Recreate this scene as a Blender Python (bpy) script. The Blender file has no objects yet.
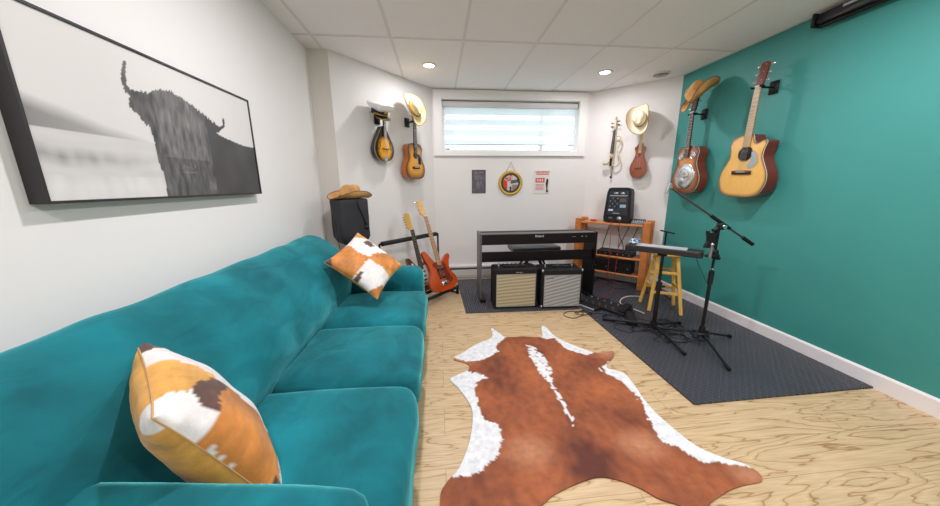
import bpy, bmesh, math, random
from math import sin, cos, pi, radians as rad, hypot
from mathutils import Vector as V, Matrix as M, Euler, noise

C = bpy.context.scene.collection
S = bpy.context.scene
random.seed(7)

# ------------------------------------------------------------------ camera
cam = bpy.data.cameras.new('camera')
camo = bpy.data.objects.new('camera', cam)
C.objects.link(camo)
cam.sensor_width = 36
cam.lens = 309 / 940 * 36
cam.clip_start = 0.02
RX = V((0.99490, -0.10063, -0.00630)); DN = V((-0.02781, -0.21383, -0.97647)); FW = V((0.09691, 0.97167, -0.21554))
camo.matrix_world = M(((RX.x, -DN.x, -FW.x, 0), (RX.y, -DN.y, -FW.y, 0), (RX.z, -DN.z, -FW.z, 1.266), (0, 0, 0, 1)))
S.camera = camo

# ------------------------------------------------------------------ world, exposure, lamps
w = bpy.data.worlds.new('sky'); S.world = w; w.use_nodes = True
nt = w.node_tree; nt.nodes.clear()
wo = nt.nodes.new('ShaderNodeOutputWorld'); bg = nt.nodes.new('ShaderNodeBackground')
bg.inputs[0].default_value = (0.80, 0.90, 1.0, 1); bg.inputs[1].default_value = 2.5
nt.links.new(bg.outputs[0], wo.inputs[0])
S.view_settings.view_transform = 'Standard'; S.view_settings.look = 'None'
S.view_settings.gamma = 1; S.view_settings.use_curve_mapping = False
S.view_settings.exposure = 0.70
S.cycles.use_denoising = True
S.cycles.max_bounces = 10; S.cycles.diffuse_bounces = 7
S.cycles.sample_clamp_indirect = 6
# recessed ceiling lamps: x, y, watts
LAMPS = [(-0.055, 3.38, 4.2), (1.78, 3.42, 6.5), (-0.055, 1.5, 14), (1.78, 1.5, 15), (-0.055, -0.5, 15), (1.78, -0.5, 15)]
LAMP_COL = (1.0, 0.957, 0.995)
ROOM_H = 2.415
XL, XR = -1.088, 2.70


# ------------------------------------------------------------------ materials
def srgb(r, g, b):
    f = lambda c: (c / 255 / 12.92) if c <= 10 else ((c / 255 + .055) / 1.055) ** 2.4
    return (f(r), f(g), f(b))


_m = {}


def mat(name, col, rough=.5, metal=0, var=0, scale=8, bump=0, bscale=60, sheen=0, coat=0, stretch=(1, 1, 1), trans=0, alpha=1, emit=0, spec=.5, sheen_col=None):
    """procedural principled material, with noise in colour (var) and bump"""
    if name in _m: return _m[name]
    m = bpy.data.materials.new(name); m.use_nodes = True; _m[name] = m
    n = m.node_tree.nodes; l = m.node_tree.links
    p = n['Principled BSDF']
    p.inputs['Base Color'].default_value = (*col, 1); p.inputs['Roughness'].default_value = rough
    p.inputs['Metallic'].default_value = metal; p.inputs['Specular IOR Level'].default_value = spec
    p.inputs['Coat Weight'].default_value = coat; p.inputs['Sheen Weight'].default_value = sheen
    p.inputs['Sheen Roughness'].default_value = .4
    if sheen_col: p.inputs['Sheen Tint'].default_value = (*sheen_col, 1)
    p.inputs['Transmission Weight'].default_value = trans; p.inputs['Alpha'].default_value = alpha
    if emit:
        p.inputs['Emission Color'].default_value = (*col, 1); p.inputs['Emission Strength'].default_value = emit
    tc = n.new('ShaderNodeTexCoord'); mp = n.new('ShaderNodeMapping'); mp.inputs['Scale'].default_value = stretch
    l.new(tc.outputs['Object'], mp.inputs['Vector'])
    if var:
        ns = n.new('ShaderNodeTexNoise'); ns.inputs['Scale'].default_value = scale; ns.inputs['Detail'].default_value = 5
        l.new(mp.outputs[0], ns.inputs['Vector'])
        mx = n.new('ShaderNodeMix'); mx.data_type = 'RGBA'
        mx.inputs['A'].default_value = (*[c * (1 - var) for c in col], 1)
        mx.inputs['B'].default_value = (*[min(1, c * (1 + var)) for c in col], 1)
        cr = n.new('ShaderNodeMapRange'); cr.inputs[1].default_value = .3; cr.inputs[2].default_value = .7
        l.new(ns.outputs[0], cr.inputs[0]); l.new(cr.outputs[0], mx.inputs['Factor'])
        l.new(mx.outputs['Result'], p.inputs['Base Color'])
    if bump:
        nb = n.new('ShaderNodeTexNoise'); nb.inputs['Scale'].default_value = bscale; nb.inputs['Detail'].default_value = 4
        l.new(mp.outputs[0], nb.inputs['Vector'])
        b = n.new('ShaderNodeBump'); b.inputs['Strength'].default_value = bump; b.inputs['Distance'].default_value = .01
        l.new(nb.outputs[0], b.inputs['Height']); l.new(b.outputs[0], p.inputs['Normal'])
    return m


def colmat(name, rough=.5, coat=0, sheen=0, bump=0, bscale=200, var=0, scale=60, stretch=(1, 1, 1)):
    """base colour from the mesh's own pattern attribute"""
    m = mat(name, (.5, .5, .5), rough, coat=coat, sheen=sheen, bump=bump, bscale=bscale)
    n = m.node_tree.nodes; l = m.node_tree.links
    if any(x.type == 'ATTRIBUTE' for x in n): return m
    a = n.new('ShaderNodeAttribute'); a.attribute_name = 'Col'
    src = a.outputs['Color']
    if var:
        tc = n.new('ShaderNodeTexCoord'); mp = n.new('ShaderNodeMapping'); mp.inputs['Scale'].default_value = stretch
        l.new(tc.outputs['Object'], mp.inputs['Vector'])
        ns = n.new('ShaderNodeTexNoise'); ns.inputs['Scale'].default_value = scale; ns.inputs['Detail'].default_value = 6
        l.new(mp.outputs[0], ns.inputs['Vector'])
        cr = n.new('ShaderNodeMapRange'); cr.inputs[1].default_value = .3; cr.inputs[2].default_value = .7
        cr.inputs[3].default_value = 1 - var; cr.inputs[4].default_value = 1 + var
        l.new(ns.outputs[0], cr.inputs[0])
        mx = n.new('ShaderNodeVectorMath'); mx.operation = 'SCALE'
        l.new(src, mx.inputs[0]); l.new(cr.outputs[0], mx.inputs['Scale']); src = mx.outputs[0]
    l.new(src, n['Principled BSDF'].inputs['Base Color'])
    return m


# ------------------------------------------------------------------ mesh helpers
class G:
    def __init__(s): s.v = []; s.f = []; s.m = []; s.c = []; s.sm = []

    def add(s, vs, fs, mi=0, col=None, sm=True, T=None):
        o = len(s.v)
        if T is not None: vs = [T @ V(p) for p in vs]
        s.v += [tuple(p) for p in vs]
        s.f += [tuple(i + o for i in f) for f in fs]
        s.m += [mi] * len(fs); s.sm += [sm] * len(fs)
        if col is None: col = (.5, .5, .5)
        if isinstance(col, list): s.c += col
        else: s.c += [col] * len(vs)
        return s

    def box(s, c, d, rot=None, mi=0, T=None, bev=0, col=None):
        hx, hy, hz = d[0] / 2, d[1] / 2, d[2] / 2
        R = rot.to_matrix() if rot is not None else M.Identity(3)
        if bev:
            b = min(bev, hx * .99, hy * .99, hz * .99)
            vs = []; idx = {}
            for i in (-1, 1):
                for j in (-1, 1):
                    for k in (-1, 1):
                        for a in range(3):
                            p = [i * (hx - b), j * (hy - b), k * (hz - b)]
                            p[a] += (i, j, k)[a] * b
                            idx[(i, j, k, a)] = len(vs); vs.append(V(c) + R @ V(p))
            fs = []
            for a in range(3):
                u, w_ = [q for q in range(3) if q != a]
                for sg in (-1, 1):
                    q = []
                    for (e, g) in ((-1, -1), (1, -1), (1, 1), (-1, 1)):
                        t = [0, 0, 0]; t[a] = sg; t[u] = e; t[w_] = g
                        q.append(idx[(*t, a)])
                    fs.append(q)
            for a in range(3):
                o1, o2 = [q for q in range(3) if q != a]
                for e in (-1, 1):
                    for g in (-1, 1):
                        q = []
                        for sg, ax in ((-1, o1), (1, o1), (1, o2), (-1, o2)):
                            t = [0, 0, 0]; t[a] = sg; t[o1] = e; t[o2] = g
                            q.append(idx[(*t, ax)])
                        fs.append(q)
            for i in (-1, 1):
                for j in (-1, 1):
                    for k in (-1, 1): fs.append([idx[(i, j, k, a)] for a in range(3)])
            return s.add(vs, fs, mi, col, False, T)
        vs = [V(c) + R @ V((x * hx, y * hy, z * hz)) for x in (-1, 1) for y in (-1, 1) for z in (-1, 1)]
        fs = [(0, 1, 3, 2), (4, 6, 7, 5), (0, 4, 5, 1), (2, 3, 7, 6), (0, 2, 6, 4), (1, 5, 7, 3)]
        return s.add(vs, fs, mi, col, False, T)

    def span(s, a, b, wd, th, mi=0, up=(0, 0, 1), bev=0, T=None):
        """bar of rectangular section from a to b"""
        a = V(a); b = V(b); d = b - a; z = d.normalized(); u = V(up)
        x = u.cross(z)
        if x.length < 1e-4: x = V((1, 0, 0)).cross(z)
        x.normalize(); y = z.cross(x)
        R = M((x, y, z)).transposed()
        q = R.to_euler()
        return s.box((a + b) / 2, (wd, th, d.length), q, mi, T, bev)

    def cyl(s, a, b, r0, r1=None, n=14, mi=0, T=None, col=None, caps=True):
        r1 = r0 if r1 is None else r1
        a = V(a); b = V(b); z = (b - a).normalized()
        x = z.orthogonal().normalized(); y = z.cross(x)
        vs = []
        for p, r in ((a, r0), (b, r1)):
            for i in range(n):
                t = 2 * pi * i / n; vs.append(p + x * cos(t) * r + y * sin(t) * r)
        s.add(vs, [(i, (i + 1) % n, n + (i + 1) % n, n + i) for i in range(n)], mi, col, True, T)
        if caps: s.add(vs, [tuple(range(n))[::-1], tuple(range(n, 2 * n))], mi, col, False, T)
        return s

    def tube(s, pts, r, n=8, mi=0, T=None, closed=False, smooth=0):
        pts = [V(p) for p in pts]
        if smooth: pts = spline(pts, smooth, closed)
        m = len(pts); vs = []; x = None
        for i, p in enumerate(pts):
            if closed: d = pts[(i + 1) % m] - pts[i - 1]
            else: d = pts[min(i + 1, m - 1)] - pts[max(i - 1, 0)]
            d = d.normalized() if d.length > 1e-9 else V((0, 0, 1))
            x = d.orthogonal().normalized() if x is None else (x - d * x.dot(d)).normalized()
            y = d.cross(x)
            rr = r(i / (m - 1)) if callable(r) else r
            for k in range(n):
                t = 2 * pi * k / n; vs.append(p + x * cos(t) * rr + y * sin(t) * rr)
        fs = []
        for i in range(m if closed else m - 1):
            j = (i + 1) % m
            for k in range(n): fs.append((i * n + k, i * n + (k + 1) % n, j * n + (k + 1) % n, j * n + k))
        if not closed: fs += [tuple(range(n))[::-1], tuple(range((m - 1) * n, m * n))]
        return s.add(vs, fs, mi, None, True, T)

    def lathe(s, prof, n=24, T=None, mi=0, sx=1, sy=1):
        vs = []; m = len(prof)
        for r, z in prof:
            for i in range(n):
                t = 2 * pi * i / n; vs.append((cos(t) * r * sx, sin(t) * r * sy, z))
        fs = [(j * n + i, j * n + (i + 1) % n, (j + 1) * n + (i + 1) % n, (j + 1) * n + i) for j in range(m - 1) for i in range(n)]
        fs += [tuple(range(n))[::-1], tuple(range((m - 1) * n, m * n))]
        return s.add(vs, fs, mi, None, True, T)

    def sph(s, c, r, n=14, mi=0, T=None, sq=(1, 1, 1)):
        pr = [(sin(pi * i / 8) * r + 1e-5, -cos(pi * i / 8) * r) for i in range(9)]
        TT = M.Translation(V(c)) @ M.Diagonal((*sq, 1))
        return s.lathe(pr, n, (T @ TT) if T is not None else TT, mi)

    def prism(s, pts, y0, y1, mi=0, T=None, col=None, mi_side=None, smooth=True):
        """closed outline in x,z extruded along y from y0 (front) to y1 (back)"""
        n = len(pts)
        f = [(p[0], y0, p[1]) for p in pts]; b = [(p[0], y1, p[1]) for p in pts]
        s.add(f, [tuple(range(n))], mi, col, False, T); s.add(b, [tuple(range(n))[::-1]], mi if mi_side is None else mi_side, col, False, T)
        ms = mi if mi_side is None else mi_side
        s.add(f + b, [(i, n + i, n + (i + 1) % n, (i + 1) % n) for i in range(n)], ms, col, smooth, T)
        return s

    def rbox(s, c, d, r, n=(8, 8, 8), fn=None, rot=None, mi=0, T=None, colfn=None):
        """rounded box with a grid on each side; fn displaces points"""
        h = V(d) / 2; vs = []; fs = []; key = {}
        R = rot.to_matrix() if rot is not None else M.Identity(3)
        r = min(r, min(h))

        def vert(p):
            k = tuple(round(q, 5) for q in p)
            if k in key: return key[k]
            inn = V([max(-(h[i] - r), min(h[i] - r, p[i])) for i in range(3)])
            dd = V(p) - inn
            q = inn + dd.normalized() * r if dd.length > 1e-7 else V(p)
            if fn: q = fn(q, V([p[i] / h[i] for i in range(3)]))
            key[k] = len(vs); vs.append(V(c) + R @ q); return key[k]
        for a in range(3):
            u, w_ = (a + 1) % 3, (a + 2) % 3
            for sg in (-1, 1):
                nu, nw = n[u], n[w_]
                ids = []
                for i in range(nu + 1):
                    row = []
                    for j in range(nw + 1):
                        p = [0, 0, 0]; p[a] = sg * h[a]
                        p[u] = h[u] * -cos(pi * i / nu) if r > .4 * h[u] else h[u] * (2 * i / nu - 1)
                        p[w_] = h[w_] * -cos(pi * j / nw) if r > .4 * h[w_] else h[w_] * (2 * j / nw - 1)
                        row.append(vert(p))
                    ids.append(row)
                for i in range(nu):
                    for j in range(nw):
                        q = (ids[i][j], ids[i + 1][j], ids[i + 1][j + 1], ids[i][j + 1])
                        fs.append(q if sg > 0 else q[::-1])
        return s.add(vs, fs, mi, None, True, T)

    def obj(s, name, mats, parent=None, loc=None, rot=None, bev=0, sub=0, solid=0):
        me = bpy.data.meshes.new(name); me.from_pydata(s.v, [], s.f)
        if not isinstance(mats, (list, tuple)): mats = [mats]
        for m_ in mats: me.materials.append(m_)
        me.polygons.foreach_set('material_index', s.m)
        me.polygons.foreach_set('use_smooth', s.sm)
        if any(c != (.5, .5, .5) for c in s.c):
            at = me.attributes.new('Col', 'FLOAT_COLOR', 'POINT')
            at.data.foreach_set('color', [q for c in s.c for q in (*c, 1)])
        me.update()
        bm = bmesh.new(); bm.from_mesh(me); bmesh.ops.recalc_face_normals(bm, faces=bm.faces); bm.to_mesh(me); bm.free()
        o = bpy.data.objects.new(name, me); C.objects.link(o)
        if parent: o.parent = parent
        if loc: o.location = loc
        if rot: o.rotation_euler = rot
        if solid:
            md = o.modifiers.new('solid', 'SOLIDIFY'); md.thickness = solid; md.offset = 0
        if sub:
            md = o.modifiers.new('sub', 'SUBSURF'); md.levels = sub; md.render_levels = sub
        if bev:
            md = o.modifiers.new('bev', 'BEVEL'); md.width = bev; md.segments = 2; md.limit_method = 'ANGLE'
        return o


def spline(P, k=6, closed=False):
    n = len(P); out = []
    P = [V(p) for p in P]
    rng = range(n) if closed else range(n - 1)
    for i in rng:
        a = P[(i - 1) % n] if closed or i > 0 else P[0]
        b = P[i]; c = P[(i + 1) % n]
        d = P[(i + 2) % n] if closed or i + 2 < n else P[-1]
        for j in range(k):
            t = j / k
            out.append(.5 * ((2 * b) + (c - a) * t + (2 * a - 5 * b + 4 * c - d) * t * t + (3 * b - a - 3 * c + d) * t ** 3))
    if not closed: out.append(P[-1])
    return out


def inside(x, y, P):
    r = False; n = len(P); j = n - 1
    for i in range(n):
        if (P[i][1] > y) != (P[j][1] > y) and x < (P[j][0] - P[i][0]) * (y - P[i][1]) / (P[j][1] - P[i][1]) + P[i][0]: r = not r
        j = i
    return r


def thing(name, label, cat, loc=(0, 0, 0), rot=(0, 0, 0), group=None):
    o = bpy.data.objects.new(name, None); C.objects.link(o); o.empty_display_size = .1
    o.location = loc; o.rotation_euler = rot
    return tag(o, label, cat, group)


def tag(o, label, cat, group=None):
    o['label'] = label; o['category'] = cat
    if group: o['group'] = group
    return o


def struct(o): o['kind'] = 'structure'; return o


def text_mesh(body, size, m_, name, parent, loc, rot, ext=.0005, bold=0):
    cu = bpy.data.curves.new('t', 'FONT'); cu.body = body; cu.size = size; cu.extrude = ext; cu.align_x = 'CENTER'; cu.align_y = 'CENTER'; cu.offset = bold
    to = bpy.data.objects.new('t', cu); C.objects.link(to)
    bpy.context.view_layer.update()
    me = bpy.data.meshes.new_from_object(to.evaluated_get(bpy.context.evaluated_depsgraph_get()))
    bpy.data.objects.remove(to)
    me.materials.clear(); me.materials.append(m_)
    o = bpy.data.objects.new(name, me); C.objects.link(o); o.parent = parent; o.location = loc; o.rotation_euler = rot
    return o


def nz(x, y, z=0, s=1): return noise.noise(V((x * s, y * s, z * s)))


# ------------------------------------------------------------------ shared materials
BLACK = mat('black_metal', (.008, .008, .009), .42, .2, spec=.4)
BLACKP = mat('black_plastic', (.008, .008, .0095), .5, var=.2, scale=30, spec=.35)
RUBBER = mat('black_rubber', (.007, .007, .008), .7, spec=.3)
CHROME = mat('chrome', (.75, .76, .78), .18, 1)
STEEL = mat('brushed_steel', (.45, .46, .48), .35, 1)
WHITEP = mat('white_paint', srgb(235, 233, 230), .5, var=.01)
TOLEX = mat('black_tolex', (.009, .009, .0105), .65, spec=.3, bump=.5, bscale=500)
PINE = mat('orange_pine', srgb(198, 120, 58), .42, var=.22, scale=3, stretch=(4, 4, 22))
PINEH = mat('orange_pine_board', srgb(204, 132, 72), .42, var=.2, scale=3, stretch=(2, 18, 18))
YPINE = mat('yellow_pine', srgb(228, 178, 84), .42, var=.16, scale=4, stretch=(14, 14, 2))

# ================================================================== SETTING
WALLM = mat('white_wall', srgb(232, 230, 228), .75, var=.012, scale=2, bump=.05, bscale=300)
CEILM = mat('ceiling_tile', srgb(240, 239, 240), .8, var=.012, scale=30, bump=.12, bscale=220)
TEALW = mat('teal_wall', srgb(62, 146, 140), .5, var=.05, scale=1.6, bump=.04, bscale=250)


def floor_material():
    m = bpy.data.materials.new('oak_laminate'); m.use_nodes = True
    n = m.node_tree.nodes; l = m.node_tree.links; p = n['Principled BSDF']
    tc = n.new('ShaderNodeTexCoord')
    br = n.new('ShaderNodeTexBrick'); br.offset = .37; br.inputs['Scale'].default_value = 1
    br.inputs['Brick Width'].default_value = 1.28; br.inputs['Row Height'].default_value = .195
    br.inputs['Mortar Size'].default_value = .0016; br.inputs['Mortar Smooth'].default_value = .3
    br.inputs['Color1'].default_value = (0, 0, 0, 1); br.inputs['Color2'].default_value = (1, 1, 1, 1)
    br.inputs['Mortar'].default_value = (.5, .5, .5, 1)
    l.new(tc.outputs['Object'], br.inputs['Vector'])
    # each board shifts the grain
    sh = n.new('ShaderNodeVectorMath'); sh.operation = 'MULTIPLY_ADD'
    sh.inputs[1].default_value = (3.7, 1.3, 9.1)
    l.new(br.outputs['Color'], sh.inputs[0]); l.new(tc.outputs['Object'], sh.inputs[2])
    mp = n.new('ShaderNodeMapping'); mp.inputs['Scale'].default_value = (.95, 6.6, 1)
    l.new(sh.outputs[0], mp.inputs['Vector'])
    ns = n.new('ShaderNodeTexNoise'); ns.inputs['Scale'].default_value = .85; ns.inputs['Detail'].default_value = 4.0; ns.inputs['Distortion'].default_value = .35
    ns.inputs['Roughness'].default_value = .45
    l.new(mp.outputs[0], ns.inputs['Vector'])
    mu = n.new('ShaderNodeMath'); mu.operation = 'MULTIPLY'; mu.inputs[1].default_value = 17
    fr = n.new('ShaderNodeMath'); fr.operation = 'FRACT'
    l.new(ns.outputs[0], mu.inputs[0]); l.new(mu.outputs[0], fr.inputs[0])
    rp = n.new('ShaderNodeValToRGB'); e = rp.color_ramp.elements
    e[0].position = 0; e[0].color = (*srgb(160, 122, 80), 1)
    e[1].position = .07; e[1].color = (*srgb(198, 168, 126), 1)
    a = e.new(.3); a.color = (*srgb(211, 184, 145), 1)
    a = e.new(.93); a.color = (*srgb(202, 173, 133), 1)
    a = e.new(1.0); a.color = (*srgb(148, 110, 70), 1)
    l.new(fr.outputs[0], rp.inputs[0])
    # fine fibres
    m2 = n.new('ShaderNodeMapping'); m2.inputs['Scale'].default_value = (3, 90, 1); l.new(sh.outputs[0], m2.inputs['Vector'])
    n2 = n.new('ShaderNodeTexNoise'); n2.inputs['Scale'].default_value = 2.5; n2.inputs['Detail'].default_value = 4; l.new(m2.outputs[0], n2.inputs['Vector'])
    r2 = n.new('ShaderNodeMapRange'); r2.inputs[1].default_value = .3; r2.inputs[2].default_value = .7; r2.inputs[3].default_value = .82; r2.inputs[4].default_value = 1.07
    l.new(n2.outputs[0], r2.inputs[0])
    sc = n.new('ShaderNodeVectorMath'); sc.operation = 'SCALE'; l.new(rp.outputs[0], sc.inputs[0]); l.new(r2.outputs[0], sc.inputs['Scale'])
    # seams
    mx = n.new('ShaderNodeMix'); mx.data_type = 'RGBA'; mx.inputs['B'].default_value = (*srgb(140, 105, 66), 1)
    sm = n.new('ShaderNodeMath'); sm.operation = 'MULTIPLY'; sm.inputs[1].default_value = .6
    l.new(br.outputs['Fac'], sm.inputs[0]); l.new(sm.outputs[0], mx.inputs['Factor'])
    l.new(sc.outputs[0], mx.inputs['A']); l.new(mx.outputs['Result'], p.inputs['Base Color'])
    p.inputs['Roughness'].default_value = .33; p.inputs['Specular IOR Level'].default_value = .45
    return m


RY = -2.3   # rear wall
struct(G().box(((XL + XR) / 2, (RY + 4.4) / 2, -.05), (XR - XL + .6, 4.4 - RY + .3, .1)).obj('floor', floor_material()))
struct(G().box(((XL + XR) / 2, (RY + 4.4) / 2, ROOM_H + .06), (XR - XL + .6, 4.4 - RY + .3, .12)).obj('ceiling', CEILM))
ceil = bpy.data.objects['ceiling']
# suspended grid: thin T-bars a hair below the tiles
g = G()
for x in (-.953, -.343, .240, .850, 1.460, 2.070, 2.68):
    g.box((x, (RY + 4.13) / 2, ROOM_H - .0015), (.022, 4.13 - RY, .003))
for y in (2.82, 1.60, .38, -.84, -2.06):
    g.box((.8, y, ROOM_H - .0022), (XR - XL, .022, .0044))
g.obj('grid', mat('grid_bar', srgb(220, 218, 220), .5), ceil)
struct(G().box((XL - .06, (RY + 3.08) / 2, ROOM_H / 2), (.12, 3.08 - RY, ROOM_H)).obj('wall_left', WALLM))
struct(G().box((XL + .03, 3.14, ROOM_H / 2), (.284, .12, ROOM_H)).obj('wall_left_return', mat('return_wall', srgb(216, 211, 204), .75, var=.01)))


def wall_seg(name, a, b, m_, th=.1):
    a = V((*a, 0)); b = V((*b, 0)); t = (b - a).normalized(); n_ = V((-t.y, t.x, 0))
    if n_.y < 0: n_ = -n_
    g = G()
    vs = [a, b, b + n_ * th, a + n_ * th]
    vv = [(*p.xy, 0) for p in vs] + [(*p.xy, ROOM_H) for p in vs]
    g.add(vv, [(0, 1, 2, 3), (4, 5, 6, 7), (0, 1, 5, 4), (1, 2, 6, 5), (2, 3, 7, 6), (3, 0, 4, 7)], sm=False)
    return struct(g.obj(name, m_))


wall_seg('wall_left_angled', (-.918, 3.08), (-.05, 4.13), WALLM)
wall_seg('wall_right_angled', (2.0, 4.135), (2.70, 3.45), WALLM)
WX0, WX1, WZ0, WZ1 = .07, 1.85, 1.675, 2.295
g = G(); BY = 4.135
g.box((-.05 + (WX0 + .05) / 2 - .06, BY + .12, ROOM_H / 2), (WX0 + .05 + .12, .24, ROOM_H))
g.box(((WX1 + 2.12) / 2, BY + .12, ROOM_H / 2), (2.12 - WX1, .24, ROOM_H))
g.box(((WX0 + WX1) / 2, BY + .12, WZ0 / 2), (WX1 - WX0, .24, WZ0))
g.box(((WX0 + WX1) / 2, BY + .12, (WZ1 + ROOM_H) / 2), (WX1 - WX0, .24, ROOM_H - WZ1))
struct(g.obj('wall_back', WALLM))
struct(G().box((XR + .06, (RY + 3.45) / 2 + .05, ROOM_H / 2), (.12, 3.45 - RY + .1, ROOM_H)).obj('wall_right', TEALW))
struct(G().box(((XL + XR) / 2, RY - .06, ROOM_H / 2), (XR - XL + .24, .12, ROOM_H)).obj('wall_rear', WALLM))
# baseboards
TRIM = mat('trim_white', srgb(236, 232, 233), .4)


def board(name, a, b, inward, h=.105, th=.014):
    a = V((*a, 0)); b = V((*b, 0)); n_ = V((*inward, 0)).normalized() * th
    vv = []
    for z, k in ((0, 1), (h - .012, 1), (h, .45)):
        vv += [(*p.xy, z) for p in (a, b)] + [(*(p + n_ * k).xy, z) for p in (b, a)]
    fs = []
    for r in range(2):
        for i in range(4): fs.append((r * 4 + i, r * 4 + (i + 1) % 4, r * 4 + 4 + (i + 1) % 4, r * 4 + 4 + i))
    fs += [(0, 1, 2, 3), (8, 9, 10, 11)]
    return struct(G().add(vv, fs, sm=False).obj(name, TRIM))


board('baseboard_right', (XR, RY), (XR, 3.44), (-1, 0))
board('baseboard_left', (XL, RY), (XL, 3.08), (1, 0))
board('baseboard_left_angled', (-.91, 3.09), (-.05, 4.13), (.77, -.63))
board('baseboard_right_angled', (2.0, 4.135), (2.69, 3.46), (-.7, -.71))

# window
g = G()
def frame_ring(g, x0, x1, z0, z1, wd, y0, y1, mi=0, bot=None):
    b_ = bot or wd
    g.box(((x0 + x1) / 2, (y0 + y1) / 2, z1 - wd / 2), (x1 - x0, y1 - y0, wd), mi=mi)
    g.box(((x0 + x1) / 2, (y0 + y1) / 2, z0 + b_ / 2), (x1 - x0, y1 - y0, b_), mi=mi)
    g.box((x0 + wd / 2, (y0 + y1) / 2, (z0 + b_ + z1 - wd) / 2), (wd, y1 - y0, z1 - z0 - wd - b_), mi=mi)
    g.box((x1 - wd / 2, (y0 + y1) / 2, (z0 + b_ + z1 - wd) / 2), (wd, y1 - y0, z1 - z0 - wd - b_), mi=mi)
frame_ring(g, WX0 - .10, WX1 + .09, WZ0 - .045, ROOM_H - .015, .10, BY - .03, BY, bot=.05)
frame_ring(g, WX0, WX1, WZ0, WZ1, .045, BY + .13, BY + .19)
g.box((1.40, BY + .16, (WZ0 + WZ1) / 2), (.045, .05, WZ1 - WZ0 - .09))
win = struct(g.obj('window_1', mat('window_vinyl', srgb(240, 238, 236), .4)))
gl = bpy.data.materials.new('glass'); gl.use_nodes = True
n = gl.node_tree.nodes; l = gl.node_tree.links; n.clear()
o_ = n.new('ShaderNodeOutputMaterial'); mx = n.new('ShaderNodeMixShader'); tr = n.new('ShaderNodeBsdfTransparent'); gs = n.new('ShaderNodeBsdfGlossy')
gs.inputs['Roughness'].default_value = .02; mx.inputs[0].default_value = .06
l.new(tr.outputs[0], mx.inputs[1]); l.new(gs.outputs[0], mx.inputs[2]); l.new(mx.outputs[0], o_.inputs[0])
G().box(((WX0 + WX1) / 2, BY + .165, (WZ0 + WZ1) / 2), (WX1 - WX0 - .09, .006, WZ1 - WZ0 - .09)).obj('pane', gl, win)


# blind: alternating dense and sheer bands
def cloth(name, col, a):
    m = bpy.data.materials.new(name); m.use_nodes = True; n = m.node_tree.nodes; l = m.node_tree.links; n.clear()
    o = n.new('ShaderNodeOutputMaterial'); d = n.new('ShaderNodeBsdfDiffuse'); t = n.new('ShaderNodeBsdfTranslucent'); tp = n.new('ShaderNodeBsdfTransparent')
    d.inputs[0].default_value = (*col, 1); t.inputs[0].default_value = (*col, 1)
    m1 = n.new('ShaderNodeMixShader'); m1.inputs[0].default_value = .55; l.new(d.outputs[0], m1.inputs[1]); l.new(t.outputs[0], m1.inputs[2])
    m2 = n.new('ShaderNodeMixShader'); m2.inputs[0].default_value = a; l.new(tp.outputs[0], m2.inputs[1]); l.new(m1.outputs[0], m2.inputs[2])
    l.new(m2.outputs[0], o.inputs[0]); return m


bl = thing('window_blind', 'white banded roller blind hanging in the high window', 'blind', ((WX0 + WX1) / 2, BY + .05, WZ1))
W_ = WX1 - WX0 - .02
G().rbox((0, 0, -.043), (W_, .07, .075), .02, (2, 4, 4)).obj('cassette', mat('blind_cassette', srgb(222, 220, 222), .5), bl)
G().box((0, -.02, -.0045), (W_, .03, .007)).obj('rail', mat('blind_rail', srgb(120, 120, 125), .5), bl)
zb = WZ0 + .105 - WZ1
tops = [(-.078, -.165, 1)]
z = -.165
while z > zb + .01:
    z2 = max(z - .05, zb); tops.append((z, z2, 0)); z3 = max(z2 - .075, zb); tops.append((z2, z3, 1)); z = z3
gd = G(); gs_ = G()
for a, b, k in tops:
    if a - b < .004: continue
    (gd if k else gs_).box((0, 0, (a + b) / 2), (W_ - .05, .0012, a - b))
gd.obj('dense_band', cloth('blind_dense', (.84, .88, .92), .86), bl)
gs_.obj('sheer_band', cloth('blind_sheer', (.95, .96, .97), .35), bl)
G().rbox((0, 0, zb - .008), (W_ - .04, .02, .018), .008, (2, 4, 4)).obj('bottom_rail', mat('bottom_rail', srgb(175, 185, 200), .4), bl)
# outside: grass bank and bushes seen through the pane
GRASS = mat('outdoor_grass', (.10, .20, .05), .9, var=.5, scale=20)
struct(G().box((1, 7.2, 1.45), (12, 5.4, .1)).obj('ground_outside', GRASS))
for k, (bx, by, r) in enumerate(((-1.3, 6.6, .55), (.1, 6.9, .42))):
    g = G(); rnd = random.Random(k)
    for i in range(420):
        a = rnd.uniform(0, 2 * pi); zz = rnd.uniform(-.2, 1); rr = r * (1 - max(0, zz) ** 2 * .7) * rnd.uniform(.6, 1)
        c = V((cos(a) * rr, sin(a) * rr, .3 * r + zz * r * .9)); s_ = rnd.uniform(.05, .09)
        R = Euler((rnd.uniform(0, 3), rnd.uniform(0, 3), rnd.uniform(0, 3))).to_matrix()
        g.add([c + R @ V(q) * s_ for q in ((0, -1, 0), (.45, 0, .1), (0, 1, 0), (-.45, 0, .1))], [(0, 1, 2, 3)], sm=False)
    g.cyl((0, 0, 0), (0, 0, r), .03, .02, 8, mi=1)
    tag(g.obj('bush', [mat('leaf', (.12, .26, .06), .6, var=.4, scale=6), mat('bark', (.08, .05, .03), .8)], loc=(bx, by, 1.5)),
        ('larger green bush outside, behind the far left of the window' if k == 0 else 'smaller green bush outside, seen through the left part of the window'), 'bush')

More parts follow.
